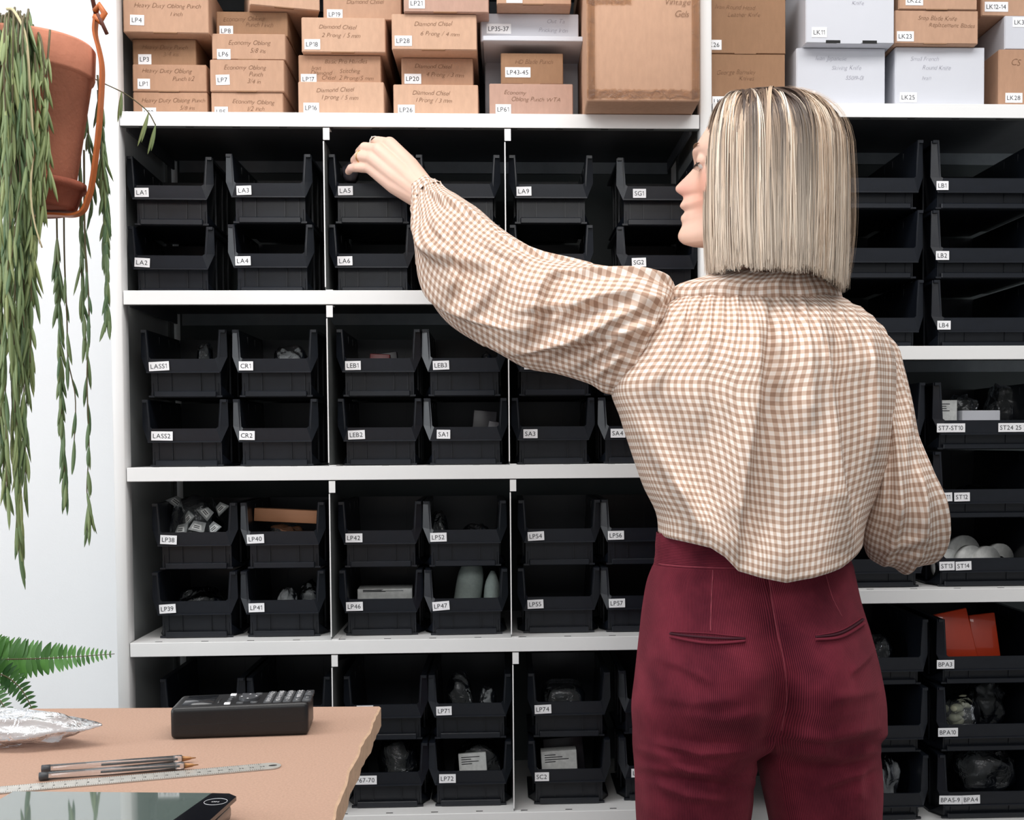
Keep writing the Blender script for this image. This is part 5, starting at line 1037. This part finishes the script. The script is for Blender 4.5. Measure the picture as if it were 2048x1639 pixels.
pack('packet', 'SA1', 938, 985, .003, .098, .07, .086, 'packet_dark', 'dark packet leaning in bin SA1, left of two', 'packet', ry=.10); pack('packet', 'SA1', 962, 992, .003, .078, .045, .058, 'packet_dark', 'dark packet leaning in bin SA1, right of two', 'packet', ry=.2)
binbag('LP38', 336, 446, .13, .05, .165, 14, 'big clear bag of sachets in bin LP38', amp=.25, z0=.008)
for i, (px, z, tlt, y) in enumerate(((350, .118, .5, .09), (375, .09, -.5, .045), (392, .075, .2, .03), (410, .098, .9, .06), (425, .072, -.7, .034), (440, .105, -.9, .08), (360, .07, .1, .036))):
    x = bx('LP38', px, y); c = BL_('LP38', x, y, z); M_ = Matrix.Translation(Vector(c)) @ Matrix.Rotation(tlt, 4, 'Y') @ Matrix.Rotation(-.5, 4, 'X'); M_ = M_ @ Matrix.Rotation(rng.uniform(-.6, .6), 4, 'Z'); m = MB(); w0, w1 = rng.uniform(.013, .017), rng.uniform(.006, .013); poly = [(-w0, 0, -.010), (w0, 0, -.009), (w1, 0, .011), (-w1*.7, 0, .009)]
    m.prism([Vector((p[0], -.0012, p[2])) for p in poly], (0, .0024, 0), 'packet_grey', M_); m.add([M_ @ Vector(p) for p in ((-.009, -.0014, -.006), (.009, -.0014, -.006), (.006, -.0014, .004), (-.006, -.0014, .004))], [(0, 1, 2, 3)], 'packet_white')
    for j in range(2): m.box((-.006, -.0018, -.0036+.0034*j), (.004, -.0016, -.0022+.0034*j), 'ink', M_)
    tag(m.build('sachet'), 'small white printed sachet in the big bag in bin LP38', 'sachet', 'sachets in bin LP38')
binbag('LP40', 520, 620, .076, .04, .12, 15, 'flat clear bag under the wooden bar in bin LP40')
pack('wooden_bar', 'LP40', 505, 634, .0795, .103, .055, .085, 'wood_bar', 'light brown wooden bar lying across bin LP40', 'bar', ry=.055)
binbag('LP39', 345, 445, .084, .05, .14, 16, 'clear bag showing over the lip of bin LP39'); binbag('LP41', 545, 592, .085, .05, .1, 17, 'grey film packet in bin LP41, left of two', 'cloudy_film'); binbag('LP41', 592, 640, .09, .09, .15, 18, 'grey film packet in bin LP41, right of two', 'cloudy_film')
binbag('LP52', 862, 900, .097, .08, .14, 19, 'clear rounded packet at the left in bin LP52'); binbag('LP52', 920, 990, .074, .05, .12, 20, 'flat shiny film bag in bin LP52')
for i in range(3): pack('card_pack', 'LP46', 718-i*4, 826-i*3, .003+i*.0255, .0275+i*.0255, .05+.004*i, .12, 'packet_white' if i == 2 else 'packet_dark', ('bottom', 'middle', 'top white')[i]+' pack of cards stacked in bin LP46', 'card pack', 0, .0, rz=.02*i, group='card packs in bin LP46', deco=print_lines)
def roll(k, px0, px1, top, y, label, tilt):
    x = bx(k, (px0+px1)/2, y); r = (bx(k, px1, y)-bx(k, px0, y))/2; m = MB(); P = [BL_(k, x+tilt*(t-.5)*.05, y+.0, .0032+r*.3+(top-r*.3)*t) for t in np.linspace(0, 1, 12)]; m.tube(P, [r*q for q in (.85, .97, 1, 1, 1, 1, 1, .98, .93, .8, .55, .25)], 'felt', 24); tag(m.build('felt_roll'), label, 'roll', 'felt rolls in bin LP47')
roll('LP47', 912, 966, .135, .08, 'larger grey felt roll standing in bin LP47', .4); roll('LP47', 968, 1000, .105, .07, 'smaller grey felt roll standing in bin LP47', .1)
binbag('LP71', 888, 942, .108, .06, .13, 21, 'clear bag at the left in bin LP71'); binbag('LP71', 952, 990, .083, .07, .12, 22, 'small grey film roll in bin LP71', 'cloudy_film')
binbag('LP74', 1078, 1166, .087, .05, .15, 23, 'clear plastic tray in bin LP74', power=.55, amp=.1, name='plastic_tray', cat='tray')
binbag('LP72', 902, 1000, .106, .06, .15, 24, 'clear bag behind the printed card in bin LP72'); pack('printed_card', 'LP72', 916, 972, .003, .089, .042, .05, 'packet_white', 'white printed card in bin LP72', 'card', ry=-.06, deco=print_lines)
pack('printed_box', 'SC2', 1082, 1154, .003, .091, .04, .07, 'packet_white', 'white printed box in bin SC2', 'box', ry=-.05, deco=print_lines); pack('packet', 'SC2', 1090, 1170, .003, .105, .085, .1, 'packet_dark', 'black packet behind the white box in bin SC2', 'packet', ry=-.08)
binbag('LP67', 748, 832, .115, .06, .15, 25, 'bluish clear bag in bin LP67-70', 'clear_film')
pack('carton', 'ST7', 1878, 1914, .003, .09, .04, .09, 'packet_white', 'white printed carton in bin ST7-ST10, left of two', 'box', deco=print_lines); pack('carton', 'ST7', 1924, 2000, .003, .071, .04, .08, 'card_white', 'white carton in bin ST7-ST10, right of two', 'box')
binbag('ST7', 1884, 1958, .105, .11, .19, 26, 'clear bag behind the cartons in bin ST7-ST10', amp=.35); binbag('ST7', 1972, 2038, .128, .11, .19, 27, 'tall crumpled clear bag at the right in bin ST7-ST10', amp=.28, z0=.01)
binbag('ST11', 1900, 2010, .058, .05, .16, 28, 'flat clear film just visible in bin ST11')
for i, (px, z, y) in enumerate(((1893, .034, .063), (1926, .044, .13), (1940, .037, .066), (1972, .036, .072), (1998, .037, .10))):
    x = bx('ST13', px, y); r = z-.0035; c = BL_('ST13', x, y, z); m = MB(); ax = np.array((.35, -.9, .0)); ax /= np.linalg.norm(ax); m.tube([c-ax*.006, c+ax*.006], r, 'packet_white', 32); m.tube([c+ax*.006, c+ax*.0064], r*.3, 'slot', 20); tag(m.build('tape_reel'), ('small white reel at the far left of bin ST13', 'white reel at the back of bin ST13', 'white reel at the front middle of bin ST13', 'white reel right of the middle in bin ST13', 'white reel at the far right of bin ST13')[i], 'reel', 'reels in bin ST13')
for nm, px0, px1, top, y, ry, mt, lab in (('a', 1895, 1965, .128, .06, -.2, 'orange', 'larger orange packet in bin BPA3'), ('b', 1955, 2008, .118, .08, -.1, 'orange', 'narrower orange packet at the right in bin BPA3'), ('c', 1876, 1900, .108, .075, -.12, 'maroon', 'dark red packet at the left in bin BPA3')):
    pack('packet', 'BPA3', px0, px1, .013, top, y, y+.009, mt, lab, 'packet', rx=-.12, ry=ry, group='packets in bin BPA3', r=.002)
binbag('BPA10', 1880, 1960, .10, .035, .12, 29, 'clear bag of off-white pieces in bin BPA10')
for i in range(9):
    c = BL_('BPA10', bx('BPA10', 1893+rng.uniform(0, 46), .06), .05+rng.uniform(0, .05), .03+.0075*i*.9); m = MB(); m.grid(crumple(c, (.013, .01, .009), 60+i, (16, 10), .1, flatb=False), 'bone', True, (True, True)); tag(m.build('bone_piece'), 'off-white rounded piece in the bag in bin BPA10', 'piece', 'pieces in the bag in bin BPA10')
binbag('BPA10', 1930, 2010, .118, .11, .2, 30, 'large loose clear bag at the back of bin BPA10', amp=.4); binbag('BPA5', 1900, 2030, .118, .065, .19, 31, 'clear zip bag in bin BPA5-9', amp=.2, z0=.012)
binbag('U1', 1735, 1782, .085, .05, .12, 32, 'clear bag in the large bin right of the hip'); binbag('U3', 1755, 1798, .108, .05, .12, 33, 'crumpled clear bag in the large bin right of the thigh', 'cloudy_film', amp=.4)
m = MB(); c = W(702, 346, .045); m.grid(crumple(c, (.016, .010, .02), 71, (24, 14), .25, flatb=False), 'packet_dark', True, (True, True)); tag(m.build('packet'), 'small dark packet pinched by the reaching hand over bin LA5', 'packet')
